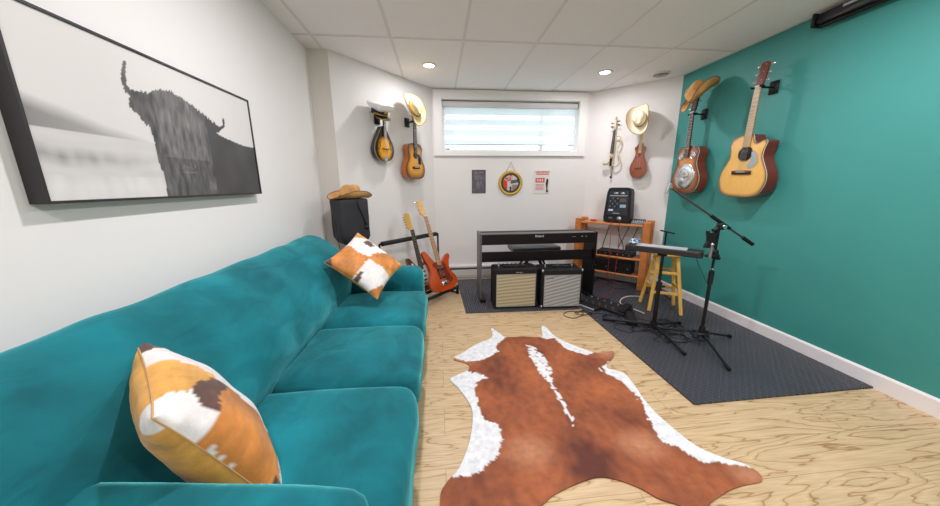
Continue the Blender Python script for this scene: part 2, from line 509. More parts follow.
# baseboard heater
ht = thing('baseboard_heater', 'long white electric baseboard heater along the back wall', 'heater', (.78, BY, 0))
g = G()
prof = [(0, .02), (0, .185), (-.03, .185), (-.045, .172), (-.045, .155), (-.03, .150), (-.03, .135), (-.062, .125), (-.062, .05), (-.05, .02)]
n_ = len(prof); L_ = .74
g.add([(-L_, y, z) for y, z in prof] + [(L_, y, z) for y, z in prof], [(i, (i + 1) % n_, n_ + (i + 1) % n_, n_ + i) for i in range(n_)] + [tuple(range(n_)), tuple(range(n_, 2 * n_))], sm=False)
g.obj('housing', mat('heater_white', srgb(222, 220, 218), .4), ht)
G().box((0, -.046, .142), (2 * L_ - .04, .022, .009)).obj('outlet_grille', mat('heater_dark', (.05, .05, .055), .6), ht)
G().box((0, -.035, .01), (2 * L_ - .1, .04, .02)).obj('foot_rail', mat('heater_grey', srgb(170, 168, 166), .5), ht)  # foot rail in a darker grey than the housing

# recessed lamps
DIFF = mat('lamp_diffuser', (1, .985, .96), .5, emit=9)
for i, (x, y, wt) in enumerate(LAMPS):
    names = ['round recessed ceiling light on the left, above the small guitar', 'round recessed ceiling light on the right, beside the round vent',
             'recessed ceiling light above the sofa', 'recessed ceiling light above the long dark mat', 'recessed ceiling light in the rear left of the room', 'recessed ceiling light in the rear right of the room']
    t = thing('ceiling_light', names[i], 'ceiling light', (x, y, ROOM_H), group='recessed ceiling lights')
    G().lathe([(.052, -.001), (.075, -.001), (.076, -.005), (.053, -.008), (.052, -.001)], 32).obj('trim_ring', WHITEP, t)
    G().lathe([(.001, -.004), (.051, -.004), (.051, -.0015), (.001, -.0015)], 32).obj('diffuser', DIFF, t)
    ld = bpy.data.lights.new('lamp', 'AREA'); ld.shape = 'DISK'; ld.size = .10; ld.energy = wt; ld.color = LAMP_COL
    lo = bpy.data.objects.new('lamp', ld); C.objects.link(lo); lo.parent = t; lo.location = (0, 0, -.012)
# round vent
vt = thing('ceiling_vent', 'round white air vent in the ceiling near the teal wall', 'vent', (2.41, 3.42, ROOM_H))
G().lathe([(.075, -.001), (.088, -.001), (.086, -.012), (.074, -.014), (.075, -.001)], 32).obj('vent_ring', WHITEP, vt)
g = G()
for r in (.018, .036, .054): g.lathe([(r, -.012), (r + .012, -.02), (r + .013, -.018), (r + .001, -.010)], 32)
g.obj('louvre', mat('vent_grey', srgb(190, 190, 192), .5), vt)
G().lathe([(.001, -.004), (.074, -.004), (.074, -.001), (.001, -.001)], 32).obj('throat', mat('vent_dark', (.08, .08, .09), .7), vt)

# ================================================================== SOFA
VEL = mat('teal_velvet', srgb(10, 102, 112), .85, var=.34, scale=3.2, bump=.12, bscale=400, sheen=.95, sheen_col=srgb(110, 215, 220), spec=.25)
# brushed nap: streaks where the pile lies the other way, and soft wrinkles
_n = VEL.node_tree.nodes; _l = VEL.node_tree.links; _p = _n['Principled BSDF']
_tc = _n.new('ShaderNodeTexCoord'); _mp = _n.new('ShaderNodeMapping'); _mp.inputs['Scale'].default_value = (1.6, 1.0, 2.2); _mp.inputs['Rotation'].default_value = (.5, .3, .4)
_l.new(_tc.outputs['Object'], _mp.inputs[0])
_ns = _n.new('ShaderNodeTexNoise'); _ns.inputs['Scale'].default_value = 4.5; _ns.inputs['Detail'].default_value = 3; _ns.inputs['Distortion'].default_value = .7; _l.new(_mp.outputs[0], _ns.inputs[0])
_mr = _n.new('ShaderNodeMapRange'); _mr.inputs[1].default_value = .42; _mr.inputs[2].default_value = .60; _mr.inputs[3].default_value = .7; _mr.inputs[4].default_value = 1.0
_l.new(_ns.outputs[0], _mr.inputs[0]); _l.new(_mr.outputs[0], _p.inputs['Sheen Weight'])
_sc = _n.new('ShaderNodeVectorMath'); _sc.operation = 'SCALE'; _m2 = _n.new('ShaderNodeMapRange'); _m2.inputs[1].default_value = .42; _m2.inputs[2].default_value = .60; _m2.inputs[3].default_value = .92; _m2.inputs[4].default_value = 1.16
_l.new(_ns.outputs[0], _m2.inputs[0]); _l.new(_p.inputs['Base Color'].links[0].from_socket, _sc.inputs[0]); _l.new(_m2.outputs[0], _sc.inputs['Scale']); _l.new(_sc.outputs[0], _p.inputs['Base Color'])
_b = _n.new('ShaderNodeBump'); _b.inputs['Strength'].default_value = .28; _b.inputs['Distance'].default_value = .03
_l.new(_ns.outputs[0], _b.inputs['Height']); _l.new(_p.inputs['Normal'].links[0].from_socket, _b.inputs['Normal']); _l.new(_b.outputs[0], _p.inputs['Normal'])
SX0, SX1 = -1.045, -.125


def wob(q, s, a, off=0):
    return V((nz(q.x + off, q.y, q.z, s), nz(q.x, q.y + off + 7, q.z, s), nz(q.x, q.y, q.z + off + 3, s))) * a


sofa = thing('sofa', 'long teal velvet sofa with three seat cushions against the left wall', 'sofa', (-.585, 1.45, 0))
def OS(g, name, mats=VEL, **k):   # parts of the sofa, built in world coordinates, moved under its base
    o = g.obj(name, mats, sofa, **k)
    me = o.data
    me.transform(M.Translation((.585, -1.45, 0)))
    return o
OS(G().rbox((-.585, 1.46, .19), (.86, 2.20, .24), .04, (10, 22, 6), lambda q, u: q + wob(q, 3, .01)), 'base')
for (a, b) in ((.60, 1.19), (1.19, 1.76), (1.76, 2.37)):
    def f(q, u, a=a):
        q = q.copy()
        k = (1 - u.x ** 2) * (1 - u.y ** 2)
        if u.z > 0: q.z += .028 * k * u.z
        q.x += .018 * (1 - u.y ** 4) * max(0, u.x)
        q += wob(q, 4, .012, a * 5)
        return q
    g = G().rbox((-.43, (a + b) / 2, .362), (.62, b - a - .008, .19), .055, (22, 20, 10), f)
    OS(g, 'seat_cushion')
    # piped seam around the top edge
PROF = [(-1.046, .30), (-1.048, .60), (-1.046, .80), (-1.030, .870), (-.990, .903), (-.935, .900), (-.865, .862), (-.790, .790), (-.730, .695), (-.695, .590), (-.690, .500), (-.715, .42), (-.78, .33)]
PS = spline([V((x, 0, z)) for x, z in PROF], 6, False); npf = len(PS); NY = 120
vs = []
for i in range(NY + 1):
    y = .36 + (2.575 - .36) * i / NY
    e = max(0, (y - 2.38) / .195); e2 = max(0, (.48 - y) / .12)
    k = math.sqrt(max(.0025, 1 - min(1, e) ** 2.4)) * math.sqrt(max(.0025, 1 - min(1, e2) ** 2.4))
    for q in PS:
        fx = max(0, min(1, (q.x + 1.02) / .15)); fz = max(0, min(1, (q.z - .40) / .12))
        x, z = q.x, q.z
        sl = .030 * nz(y * 1.2 + 3, z * 1.5, 0, 2.0) + .018 * nz(y, z, 5, 5)
        ph = y * 9 - z * 10 + 5 * nz(y * .8, z * .8, 4, 1.5)
        sl += .006 * sin(ph) * max(0, nz(y, z, 7, 1.6) + .35)
        sl += .05 * math.exp(-((y - 2.22) / .2) ** 2) * math.exp(-((z - .66) / .2) ** 2)
        x += sl * fx * fz
        z += (.020 * nz(y, 1, 1, 1.9) + .008 * nz(y, 2, 1, 6)) * max(0, (q.z - .6) / .3)
        cx_, cz_ = -.93, .55
        x = min(-1.04, x) if q.x < -1.04 else x
        vs.append((cx_ + (x - cx_) * (k if x > cx_ else 1 - (1 - k) * .6), y, cz_ + (z - cz_) * k))
fs = [(i * npf + a, i * npf + a + 1, (i + 1) * npf + a + 1, (i + 1) * npf + a) for i in range(NY) for a in range(npf - 1)]
fs += [(i * npf + npf - 1, i * npf, (i + 1) * npf, (i + 1) * npf + npf - 1) for i in range(NY)]
fs += [tuple(range(npf)), tuple(NY * npf + a for a in range(npf))]
OS(G().add(vs, fs), 'backrest')
def fa(sg):
    def f(q, u):
        q = q.copy()
        if u.z > 0: q.z += .015 * nz(q.x, q.y, sg, 4) - .02 * max(0, u.x) ** 3
        if sg == 2 and u.z > 0: q.z += .105 * (1 - u.x) / 2 * u.z
        return q + wob(q, 3, .01, sg)
    return f
OS(G().rbox((-.585, 2.50, .335), (.90, .22, .55), .07, (22, 8, 14), fa(1)), 'armrest')
OS(G().rbox((-.60, .480, .325), (.86, .26, .57), .036, (22, 8, 14), fa(2)), 'armrest')
FOOT = mat('dark_wood', (.03, .018, .012), .4)
for x in (-.95, -.2):
    for y in (.42, 2.5):
        OS(G().cyl((x, y, 0), (x, y, .075), .02, .028), 'foot', FOOT)


# ---- pillows, patches of hide print
def pillow(name, label, side, th, loc, rot, seed, patches, base, fold=None):
    N = 56; vs = []; fs = []; cols = []
    W = WHT
    for sgn in (1, -1):
        o = len(vs)
        for i in range(N + 1):
            for j in range(N + 1):
                u = -cos(pi * i / N); v = -cos(pi * j / N)
                h = ((1 - u * u) * (1 - v * v)) ** .42
                x = u * side / 2 * (1 - .085 * (1 - v * v)); y = v * side / 2 * (1 - .085 * (1 - u * u))
                z = sgn * th / 2 * h
                e = max(abs(u), abs(v))
                z += sgn * .010 * nz(x * 9 + seed, y * 9, sgn, 1) * h + .004 * nz(x * 30, y * 30 + seed, sgn) * (e ** 2)
                z += sgn * .004 * sin(18 * u + 9 * v + seed) * h * (1 - h)
                if fold: z, x, y = fold(x, y, z, u, v)
                vs.append((x, y, z))
                # pattern
                uu = u * .5 + .5 + .035 * nz(u * 3 + seed, v * 3, 5) + .02 * nz(u * 14, v * 14, seed)
                vv = v * .5 + .5 + .035 * nz(u * 3, v * 3 + seed, 9) + .02 * nz(u * 14, v * 14, seed + 4)
                c = base
                for (P, cc, k) in patches:
                    if k in (0, sgn) and inside(uu, vv, P): c = cc
                if c != W:
                    t = .5 + .9 * nz(u * 2.2 + seed, v * 2.2, 3) + .35 * nz(u * 30, v * 5, 2)
                    c = tuple(max(0, q * (.72 + .55 * t)) for q in c)
                cols.append(c)
        for i in range(N):
            for j in range(N):
                q = (o + i * (N + 1) + j, o + (i + 1) * (N + 1) + j, o + (i + 1) * (N + 1) + j + 1, o + i * (N + 1) + j + 1)
                fs.append(q if sgn > 0 else q[::-1])
    t = thing(name, label, 'pillow', loc, rot)
    G().add(vs, fs, 0, cols).obj('cover', colmat('hide_print', .6, sheen=.15, bump=.15, bscale=260, var=.10, scale=40), t)
    pts = []
    for k in range(4):
        for i in range(12):
            s = -cos(pi * i / 12)
            u, v = ((s, -1), (1, s), (-s, 1), (-1, -s))[k]
            x = u * side / 2 * (1 - .085 * (1 - v * v)); y = v * side / 2 * (1 - .085 * (1 - u * u)); z = 0
            if fold: z, x, y = fold(x, y, z, u, v)
            pts.append((x, y, z))
    G().tube(pts, .0022, 6, closed=True).obj('seam', mat('pillow_seam', srgb(190, 150, 100), .7), t)
    return t


TAN = srgb(216, 158, 74); ORG = srgb(202, 128, 58); DKB = srgb(92, 62, 52); WHT = srgb(226, 222, 220)
R_far = Euler((.4359, .6727, -.062), 'XYZ')


def eul(a, b, c): return (M.Rotation(a, 3, 'Z') @ M.Rotation(b, 3, 'Y') @ M.Rotation(c, 3, 'X')).to_euler()


# local u: B->C side is v=-1 ... corners: top(-1,1) left(-1,-1) bottom(1,-1) right(1,1)
pillow('throw_pillow', 'cowhide patchwork pillow propped at the far end of the sofa', .40, .15, (-.505, 2.130, .736), eul(-.062, .673, .435), 3,
       [([(-.1, -.1), (.5, -.1), (.48, .46), (-.1, .5)], ORG, 1),           # left quarter orange
        ([(.5, .5), (1.1, .48), (1.1, 1.1), (.62, 1.1), (.66, .8), (.5, .75)], TAN, 1),
        ([(.46, .46), (.74, .48), (.98, .62), (1.0, .86), (.8, .95), (.55, .8)], ORG, 1),
        ([(-.1, 1.1), (-.1, .8), (.1, .84), (.3, .98), (.42, 1.1)], TAN, 1),
        ([(.2, .72), (.36, .74), (.42, .88), (.28, .92), (.2, .84)], DKB, 1),
        ([(-.1, -.1), (.16, -.1), (.05, .1), (-.1, .2)], DKB, 1),
        ([(.78, -.1), (1.1, -.1), (1.1, .3), (.95, .2)], ORG, 1),
        ([(.5, -.1), (.62, -.1), (.58, .14), (.52, .12)], DKB, 1),
        ([(-.1, -.1), (1.1, -.1), (1.1, 1.1), (-.1, 1.1)], ORG, -1)], WHT)


def foldcorner(x, y, z, u, v):
    # the corner nearest the camera is pinched over
    d = max(0, 1 - hypot(u + .95, v + .95) / .55)
    return z - .004 * d * d, x + .010 * d, y + .010 * d


pillow('throw_pillow', 'cowhide patchwork pillow at the near end of the sofa, closest to the camera', .45, .19, (-.650, .797, .634), eul(-2.3817, -4.2873, -3.1417), 11,
       [([(.12, .10), (.30, .08), (.36, .22), (.34, .44), (.22, .46), (.10, .30)], DKB, 1),
        ([(.28, .0), (.92, -.02), (.86, .22), (.78, .36), (.58, .41), (.34, .42), (.26, .34)], ORG, 1),
        ([(-.1, .15), (.08, .20), (.20, .42), (.28, .46), (.16, .58), (-.1, .66)], TAN, 1),
        ([(-.1, .80), (.06, .84), (.08, 1.1), (-.1, 1.1)], DKB, 0),
        ([(.80, .20), (.92, .24), (.88, .40), (.80, .36)], DKB, 1), ([(.80, -.1), (1.1, -.1), (1.1, .10), (.84, .05)], DKB, 1),
        ([(.09, -.1), (1.1, -.1), (1.1, 1.1), (-.1, 1.1), (-.1, .22), (.06, .15)], TAN, -1)], WHT, foldcorner).scale = (.98, 1, 1)

# ================================================================== COWHIDE
OUT = [(0.441, 2.54), (0.497, 2.429), (0.519, 2.37), (0.591, 2.349), (0.682, 2.352), (0.792, 2.326), (0.849, 2.347), (0.897, 2.511), (0.937, 2.499), (0.946, 2.35), (0.992, 2.237), (1.085, 2.115), (1.171, 2.036), (1.301, 2.044), (1.27, 1.97), (1.142, 1.844), (1.224, 1.766), (1.213, 1.622), (1.192, 1.514), (1.185, 1.386), (1.203, 1.25), (1.23, 1.157), (1.303, 1.083), (1.363, 1.046), (1.385, 0.995), (1.356, 0.961), (1.265, 0.953), (1.176, 0.937), (1.062, 0.9), (0.992, 0.869), (0.938, 0.883), (0.923, 0.905), (0.864, 0.937), (0.814, 0.989), (0.738, 1.036), (0.658, 1.054), (0.542, 1.03), (0.444, 0.998), (0.382, 0.963), (0.31, 0.934), (0.24, 0.899), (0.104, 0.874), (0.02, 0.883), (-0.037, 0.929), (-0.029, 1.007), (-0.021, 1.064), (0.014, 1.113), (0.06, 1.165), (0.116, 1.289), (0.152, 1.44), (0.154, 1.561), (0.097, 1.725), (0.044, 1.823), (0.093, 1.869), (0.178, 1.927), (0.171, 2), (0.076, 2.072), (0.155, 2.15), (0.274, 2.267), (0.418, 2.368)]
BR = [(0.689, 2.379), (0.8, 2.352), (0.859, 2.278), (0.939, 2.296), (0.949, 2.13), (1.068, 2.015), (1.182, 2.058), (1.356, 2.085), (1.279, 1.954), (1.115, 1.847), (1.106, 1.779), (1.163, 1.667), (1.169, 1.517), (1.131, 1.392), (1.098, 1.283), (1.066, 1.21), (1.127, 1.157), (1.178, 1.076), (1.275, 1.055), (1.354, 1.037), (1.438, 1.008), (1.354, 0.935), (1.161, 0.922), (1.024, 0.859), (0.754, 0.769), (-0.064, 0.855), (-0.07, 1.069), (0.014, 1.128), (0.099, 1.11), (0.154, 1.136), (0.249, 1.218), (0.279, 1.271), (0.294, 1.397), (0.217, 1.447), (0.206, 1.523), (0.19, 1.678), (0.214, 1.771), (0.299, 1.825), (0.177, 1.914), (0.075, 2.046), (0.078, 2.093), (0.187, 2.024), (0.303, 2.036), (0.438, 2.13), (0.424, 2.219), (0.532, 2.355)]
ST = [(0.675, 2.209), (0.716, 2.187), (0.746, 2.04), (0.756, 1.863), (0.711, 1.779), (0.703, 1.621), (0.71, 1.516), (0.697, 1.381), (0.683, 1.341), (0.683, 1.426), (0.682, 1.536), (0.682, 1.7), (0.66, 1.785), (0.65, 1.972), (0.651, 2.106)]
OUTS = [(p.x, p.y) for p in spline([(x, y, 0) for x, y in OUT], 5, True)]
bm = bmesh.new()
ov = [bm.verts.new((x, y, .006)) for x, y in OUTS]
bm.faces.new(ov)
bmesh.ops.triangulate(bm, faces=bm.faces[:])
# cut into a fine grid
for ax, lo, hi in ((0, -.1, 1.45), (1, .8, 2.6)):
    q = lo
    while q < hi:
        co = [0, 0, 0]; no = [0, 0, 0]; co[ax] = q; no[ax] = 1
        bmesh.ops.bisect_plane(bm, geom=bm.verts[:] + bm.edges[:] + bm.faces[:], plane_co=co, plane_no=no, dist=1e-5)
        q += .0115
W = srgb(226, 227, 230); B1 = srgb(176, 96, 50); B2 = srgb(106, 48, 22); B3 = srgb(190, 132, 96)


def hidecol(x, y):
    jx = x + .016 * nz(x, y, 1, 14) + .010 * nz(x, y, 2, 45); jy = y + .016 * nz(x, y, 3, 14) + .012 * nz(x, y, 4, 45)
    if not inside(jx, jy, BR) or (inside(jx, jy, ST) and nz(x, y, 9, 55) > -.33): return W
    if nz(x, y, 8, 30) > .52 and not inside(x + .03, y, BR): return W
    d = abs(x - .69 - .03 * (y - 1.7))
    t = .5 + .55 * nz(x, y, 5, 4) + .3 * nz(x * 1.5, y, 6, 16)
    t += .25 * max(0, 1 - d / .13) * (1 if y < 1.75 else .3) + .3 * max(0, 1 - hypot(x - .69, y - 1.13) / .22)
    pale = max(0, 1 - hypot((x - .40) / .16, (y - 1.22) / .13)) + max(0, 1 - hypot((x - .97) / .16, (y - 1.2) / .12)) + max(0, 1 - hypot(x - 1.33, y - 1.0) / .1) + max(0, 1 - hypot(x - 1.24, y - 2.03) / .12) + max(0, 1 - hypot(x - .13, y - 2.06) / .13)
    t = min(1.15, max(0, t)); c = [B1[i] * (1 - t) + B2[i] * t for i in range(3)]
    k = min(.8, pale * .8)
    return tuple(c[i] * (1 - k) + B3[i] * k for i in range(3))


vs = []; fs = []; cols = []
bm.verts.ensure_lookup_table()
for v in bm.verts: v.co.z = .007 + .0025 * nz(v.co.x, v.co.y, 0, 5)
vs = [tuple(v.co) for v in bm.verts]; cols = [hidecol(v.co.x, v.co.y) for v in bm.verts]
fs = [tuple(v.index for v in f.verts) for f in bm.faces]
bm.free()
g = G().add(vs, fs, 0, cols)
n0 = len(vs)
rim = [(x, y, .007 + .0025 * nz(x, y, 0, 5)) for x, y in OUTS]; k = len(rim)
g.add(rim + [(x, y, .001) for x, y, z in rim], [(i, (i + 1) % k, k + (i + 1) % k, k + i) for i in range(k)], 0, [hidecol(x, y) for x, y, z in rim] * 2)
g.add([(x, y, .001) for x, y, z in rim], [tuple(range(k))], 0, srgb(200, 180, 150), False)
tag(g.obj('cowhide_rug', colmat('cowhide', .6, sheen=.08, bump=.35, bscale=240, var=.15, scale=34)), 'brown and white cowhide rug spread on the wood floor', 'rug')


# ================================================================== MATS
def matmat(name, kind, col):
    m = mat(name, col, .42, var=.12, scale=3, spec=.4)
    n = m.node_tree.nodes; l = m.node_tree.links
    tc = n.new('ShaderNodeTexCoord'); sp = n.new('ShaderNodeSeparateXYZ'); l.new(tc.outputs['Object'], sp.inputs[0])

    def mth(op, a, b=None):
        q = n.new('ShaderNodeMath'); q.operation = op
        for i, z in enumerate((a, b)):
            if z is None: continue
            if isinstance(z, (int, float)): q.inputs[i].default_value = z
            else: l.new(z, q.inputs[i])
        return q.outputs[0]
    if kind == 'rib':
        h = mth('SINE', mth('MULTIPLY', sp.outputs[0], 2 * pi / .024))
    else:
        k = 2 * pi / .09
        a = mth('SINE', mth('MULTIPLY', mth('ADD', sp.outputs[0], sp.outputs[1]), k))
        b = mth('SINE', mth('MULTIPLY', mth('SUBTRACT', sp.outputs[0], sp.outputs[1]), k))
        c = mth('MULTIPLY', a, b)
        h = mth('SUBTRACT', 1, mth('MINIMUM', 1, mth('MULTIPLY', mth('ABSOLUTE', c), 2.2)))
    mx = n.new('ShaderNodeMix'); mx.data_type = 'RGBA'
    mx.inputs['A'].default_value = (*col, 1); mx.inputs['B'].default_value = (*[min(1, c * 1.9 + .01) for c in col], 1)  # raised ridges coloured lighter, painting in the light they catch
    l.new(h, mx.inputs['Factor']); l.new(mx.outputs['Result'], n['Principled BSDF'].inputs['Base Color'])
    bp = n.new('ShaderNodeBump'); bp.inputs['Strength'].default_value = .9 if kind != 'rib' else .7; bp.inputs['Distance'].default_value = .012
    l.new(h, bp.inputs['Height']); l.new(bp.outputs[0], n['Principled BSDF'].inputs['Normal'])
    return m


M1 = [(.245, 2.895), (1.43, 2.865), (1.43, 4.02), (.215, 4.02)]
g = G().add([(x, y, z) for z in (.0005, .009) for x, y in M1], [(0, 1, 2, 3), (4, 5, 6, 7), (0, 1, 5, 4), (1, 2, 6, 5), (2, 3, 7, 6), (3, 0, 4, 7)], sm=False)
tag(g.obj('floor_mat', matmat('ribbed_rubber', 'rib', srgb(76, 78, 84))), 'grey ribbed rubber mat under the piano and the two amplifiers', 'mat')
M2 = [(1.452, 1.432), (2.686, 1.452), (2.686, 3.42), (2.02, 4.06), (1.44, 4.06)]
k = len(M2)
g = G().add([(x, y, z) for z in (.0005, .011) for x, y in M2], [tuple(range(k)), tuple(range(k, 2 * k))] + [(i, (i + 1) % k, k + (i + 1) % k, k + i) for i in range(k)], sm=False)
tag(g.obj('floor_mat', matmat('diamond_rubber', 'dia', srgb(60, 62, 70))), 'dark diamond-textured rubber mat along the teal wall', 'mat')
MT = .0115

# ================================================================== WALL PAINTING
COW = [(1.272, 1.683), (1.282, 1.686), (1.269, 1.642), (1.265, 1.607), (1.28, 1.593), (1.35, 1.605), (1.402, 1.631), (1.463, 1.635), (1.547, 1.611), (1.617, 1.587), (1.667, 1.563), (1.707, 1.547), (1.736, 1.56), (1.742, 1.597), (1.756, 1.59), (1.75, 1.555), (1.713, 1.532), (1.683, 1.512), (1.742, 1.5), (1.879, 1.481), (2.02, 1.483), (2.02, 1.18), (1.33, 1.18), (1.337, 1.298), (1.324, 1.361), (1.327, 1.424), (1.318, 1.481), (1.283, 1.509), (1.255, 1.538), (1.269, 1.568), (1.252, 1.585), (1.248, 1.615), (1.257, 1.651)]
PY0, PY1, PZ0, PZ1 = .948, 1.985, 1.222, 1.735
pt = thing('framed_picture', 'wide black-framed picture of a long-horned shaggy cow by a misty lake', 'picture', (XL, (PY0 + PY1) / 2, PZ0))
vs = []; cols = []; nx_, nz_ = 250, 124


def paintcol(y, z):
    v = .80
    # hills left
    hl = 1.512 - .22 * max(0, (y - .95)) + .012 * nz(y, 0, 0, 9)
    if z < hl:
        v = .60 + .13 * min(1, (hl - z) / .05) * .0 + .25 * max(0, 1 - abs(z - 1.40) / .03) * 0
        v = .80 - (.34 - .16 * min(1, max(0, (y - .95) / .35))) * min(1, (hl - z) / .04) + .03 * nz(y, z, 1, 12)
    if z < 1.425:
        v = .74 + .03 * nz(y, z * 4, 2, 10)
        v -= .26 * max(0, 1 - abs(z - 1.352 + .02 * nz(y, 0, 3, 14)) / .032) * max(0, min(1, (1.34 - y) / .3)) * (.7 + .6 * nz(y * 3, z * .5, 4, 12))
    if z < 1.30: v = .76 + .04 * min(1, (1.30 - z) / .03) - .04 * nz(y * 3, z, 5, 12)
    if z > hl: v = .80 + .02 * nz(y, z, 6, 3)
    hk = .1 if (z > 1.60 and y < 1.31) or y > 1.69 else 1; jy = y + hk * .006 * nz(y, z * .6, 7, 90); jz = z + hk * .012 * nz(y * 1.6, z * .5, 8, 80)
    if inside(jy, jz, COW):
        v = .27 + .11 * nz(y * 2.2, z * .7, 9, 22) + .07 * nz(y * 3, z * .6, 10, 60)
        if y > 1.62: v = .21 + .04 * nz(y, z, 11, 10)
        if 1.36 < y < 1.6 and z > 1.38: v += .07 * (1 + nz(y * 3, z * .6, 12, 30))
        if hypot(y - 1.475, (z - 1.335) * 1.6) < .045: v += .25 * max(0, nz(y, z * 2, 13, 50))
    v = max(.02, min(.86, v))
    return (v, v * .985, v * .97)


for i in range(nx_ + 1):
    for j in range(nz_ + 1):
        y = PY0 + .008 + (PY1 - PY0 - .016) * i / nx_; z = PZ0 + .008 + (PZ1 - PZ0 - .016) * j / nz_
        vs.append((.041, y - (PY0 + PY1) / 2, z - PZ0))
        c = paintcol(y, z); cols.append(tuple(q ** 1.8 for q in c))
fs = [(i * (nz_ + 1) + j, (i + 1) * (nz_ + 1) + j, (i + 1) * (nz_ + 1) + j + 1, i * (nz_ + 1) + j + 1) for i in range(nx_) for j in range(nz_)]
G().add(vs, fs, 0, cols).obj('printed_canvas', colmat('canvas_print', .6), pt)
HW = (PY1 - PY0) / 2; HH = PZ1 - PZ0
G().box((.022, 0, HH / 2), (.03, 2 * HW - .02, HH - .02)).obj('backing', mat('backing', (.05, .05, .05), .7), pt)
g = G()
for (c, d) in (((.0235, -HW + .004, HH / 2), (.045, .008, HH)), ((.0235, HW - .004, HH / 2), (.045, .008, HH)), ((.0235, 0, .004), (.045, 2 * HW - .016, .008)), ((.0235, 0, HH - .004), (.045, 2 * HW - .016, .008))):
    g.box(c, d)
g.obj('frame', mat('frame_black', (.02, .018, .02), .45), pt)

# small pictures on the back wall
p1 = thing('poster', 'small dark grey poster left of the round plaque under the window', 'poster', (.534, BY, 1.306))
vs = []; cols = []
for i in range(41):
    for j in range(61):
        x = (i / 40 - .5) * .168; z = (j / 60 - .5) * .285
        v = .10 + .05 * nz(x * 20, z * 14, 2)
        if hypot(x - .012, z + .04) < .05: v += .10 * (.5 + nz(x * 60, z * 60, 4))
        if abs(z - .115) < .012 and abs(x) < .055: v += .12 * (nz(x * 120, 0, 3) > 0)
        if abs(z - .05) < .03 and abs(x + .01) < .05: v += .06
        vs.append((x, -.007, z)); cols.append((v * 1.05, v * .95, v * 1.1))
G().add(vs, [(i * 61 + j, (i + 1) * 61 + j, (i + 1) * 61 + j + 1, i * 61 + j + 1) for i in range(40) for j in range(60)], 0, cols).obj('print', colmat('poster_print', .6), p1)
G().box((0, -.0035, 0), (.182, .006, .298)).obj('board', mat('poster_board', (.05, .04, .05), .6), p1)
pq = thing('round_plaque', 'round gold-rimmed sign hanging on a cord below the window', 'sign', (.957, BY, 1.285))
g = G(); TT = M.Rotation(pi / 2, 4, 'X')
g.lathe([(.001, .002), (.158, .002), (.162, .012), (.155, .022), (.135, .022), (.128, .016), (.001, .016)], 40, TT)
g.obj('rim', mat('plaque_gold', srgb(206, 166, 72), .4, .3), pq)
vs = []; cols = []
for i in range(24):
    for k in range(64):
        r = .127 * i / 23; t = 2 * pi * k / 64; x = r * cos(t); z = r * sin(t)
        c = srgb(205, 200, 190)
        if r > .104: c = (.03, .035, .03)
        elif x < -.045 and z < .03: c = srgb(205, 60, 40)
        elif z > .025 and x < .02 and nz(x * 70, z * 70, 1) > -.1: c = srgb(196, 60, 52)
        elif x > .0 and abs(z - .012 - .15 * x) < .022: c = srgb(70, 95, 92)
        elif z < -.02 and x > .02: c = srgb(150, 128, 122)
        elif abs(x) < .014 and z < -.045: c = (.03, .03, .03)
        vs.append((x, -.0175 - .0008 * (r < .1), z)); cols.append(c)
G().add(vs, [(i * 64 + k, i * 64 + (k + 1) % 64, (i + 1) * 64 + (k + 1) % 64, (i + 1) * 64 + k) for i in range(23) for k in range(64)], 0, cols).obj('painted_face', colmat('plaque_face', .35), pq)
G().tube([(-.06, -.01, .148), (0, -.008, .262), (.06, -.01, .148)], .0022).cyl((0, -.001, .262), (0, -.016, .262), .004).obj('hanging_cord', mat('cord_brown', (.12, .07, .04), .8), pq)
p3 = thing('poster', 'white poster with red lettering right of the round plaque', 'poster', (1.385, BY, 1.298))
G().box((0, -.0035, 0), (.215, .006, .305)).obj('board', mat('poster_white', srgb(226, 220, 214), .6), p3)
RED = mat('print_red', srgb(200, 66, 54), .6); g = G(); rnd = random.Random(4)
for row, (z, hh, x0, x1) in enumerate(((.128, .022, -.09, .09), (.100, .02, -.085, .085), (-.035, .008, -.085, .03), (-.052, .008, -.085, .025), (-.069, .008, -.085, .03), (-.086, .008, -.085, .02), (-.103, .008, -.085, .03))):
    x = x0
    while x < x1:
        wd = hh * rnd.uniform(.4, .8); g.box((x + wd / 2, -.0075, z), (wd * .7, .001, hh * rnd.uniform(.7, 1))); x += wd
g.box((-.025, -.0073, .022), (.125, .0012, .06))
g.obj('lettering', RED, p3)
g = G(); x = -.075
for wd in (.02, .022, .018, .024): g.box((x + wd / 2, -.0084, .022), (wd * .55, .001, .034)); x += wd + .004
g.obj('reversed_lettering', mat('print_white', srgb(232, 226, 220), .6), p3)
G().prism([(.052, -.02), (.062, .035), (.078, .045), (.09, .02), (.085, -.04), (.08, -.09), (.095, -.135), (.06, -.135), (.066, -.09)], -.0082, -.0072).obj('figure', mat('print_black', (.03, .025, .03), .6), p3)

# projector screen case at the ceiling edge of the teal wall
pj = thing('projection_screen', 'long black roll-up screen case mounted high on the teal wall', 'screen', (XR, 1.2, ROOM_H - .055))
def fpj(q, u): return q
G().rbox((-.045, 0, .0), (.085, 1.95, .085), .03, (6, 4, 6)).obj('case', mat('case_black', (.012, .012, .018), .3), pj)
G().cyl((-.05, -.94, -.046), (-.05, .955, -.046), .012).obj('pull_bar', BLACK, pj)
G().rbox((-.045, .985, 0), (.09, .02, .09), .03, (6, 2, 6)).obj('end_cap', BLACKP, pj)
G().box((-.0885, .74, .012), (.001, .16, .016)).obj('nameplate', mat('plate_grey', srgb(170, 172, 180), .4), pj)


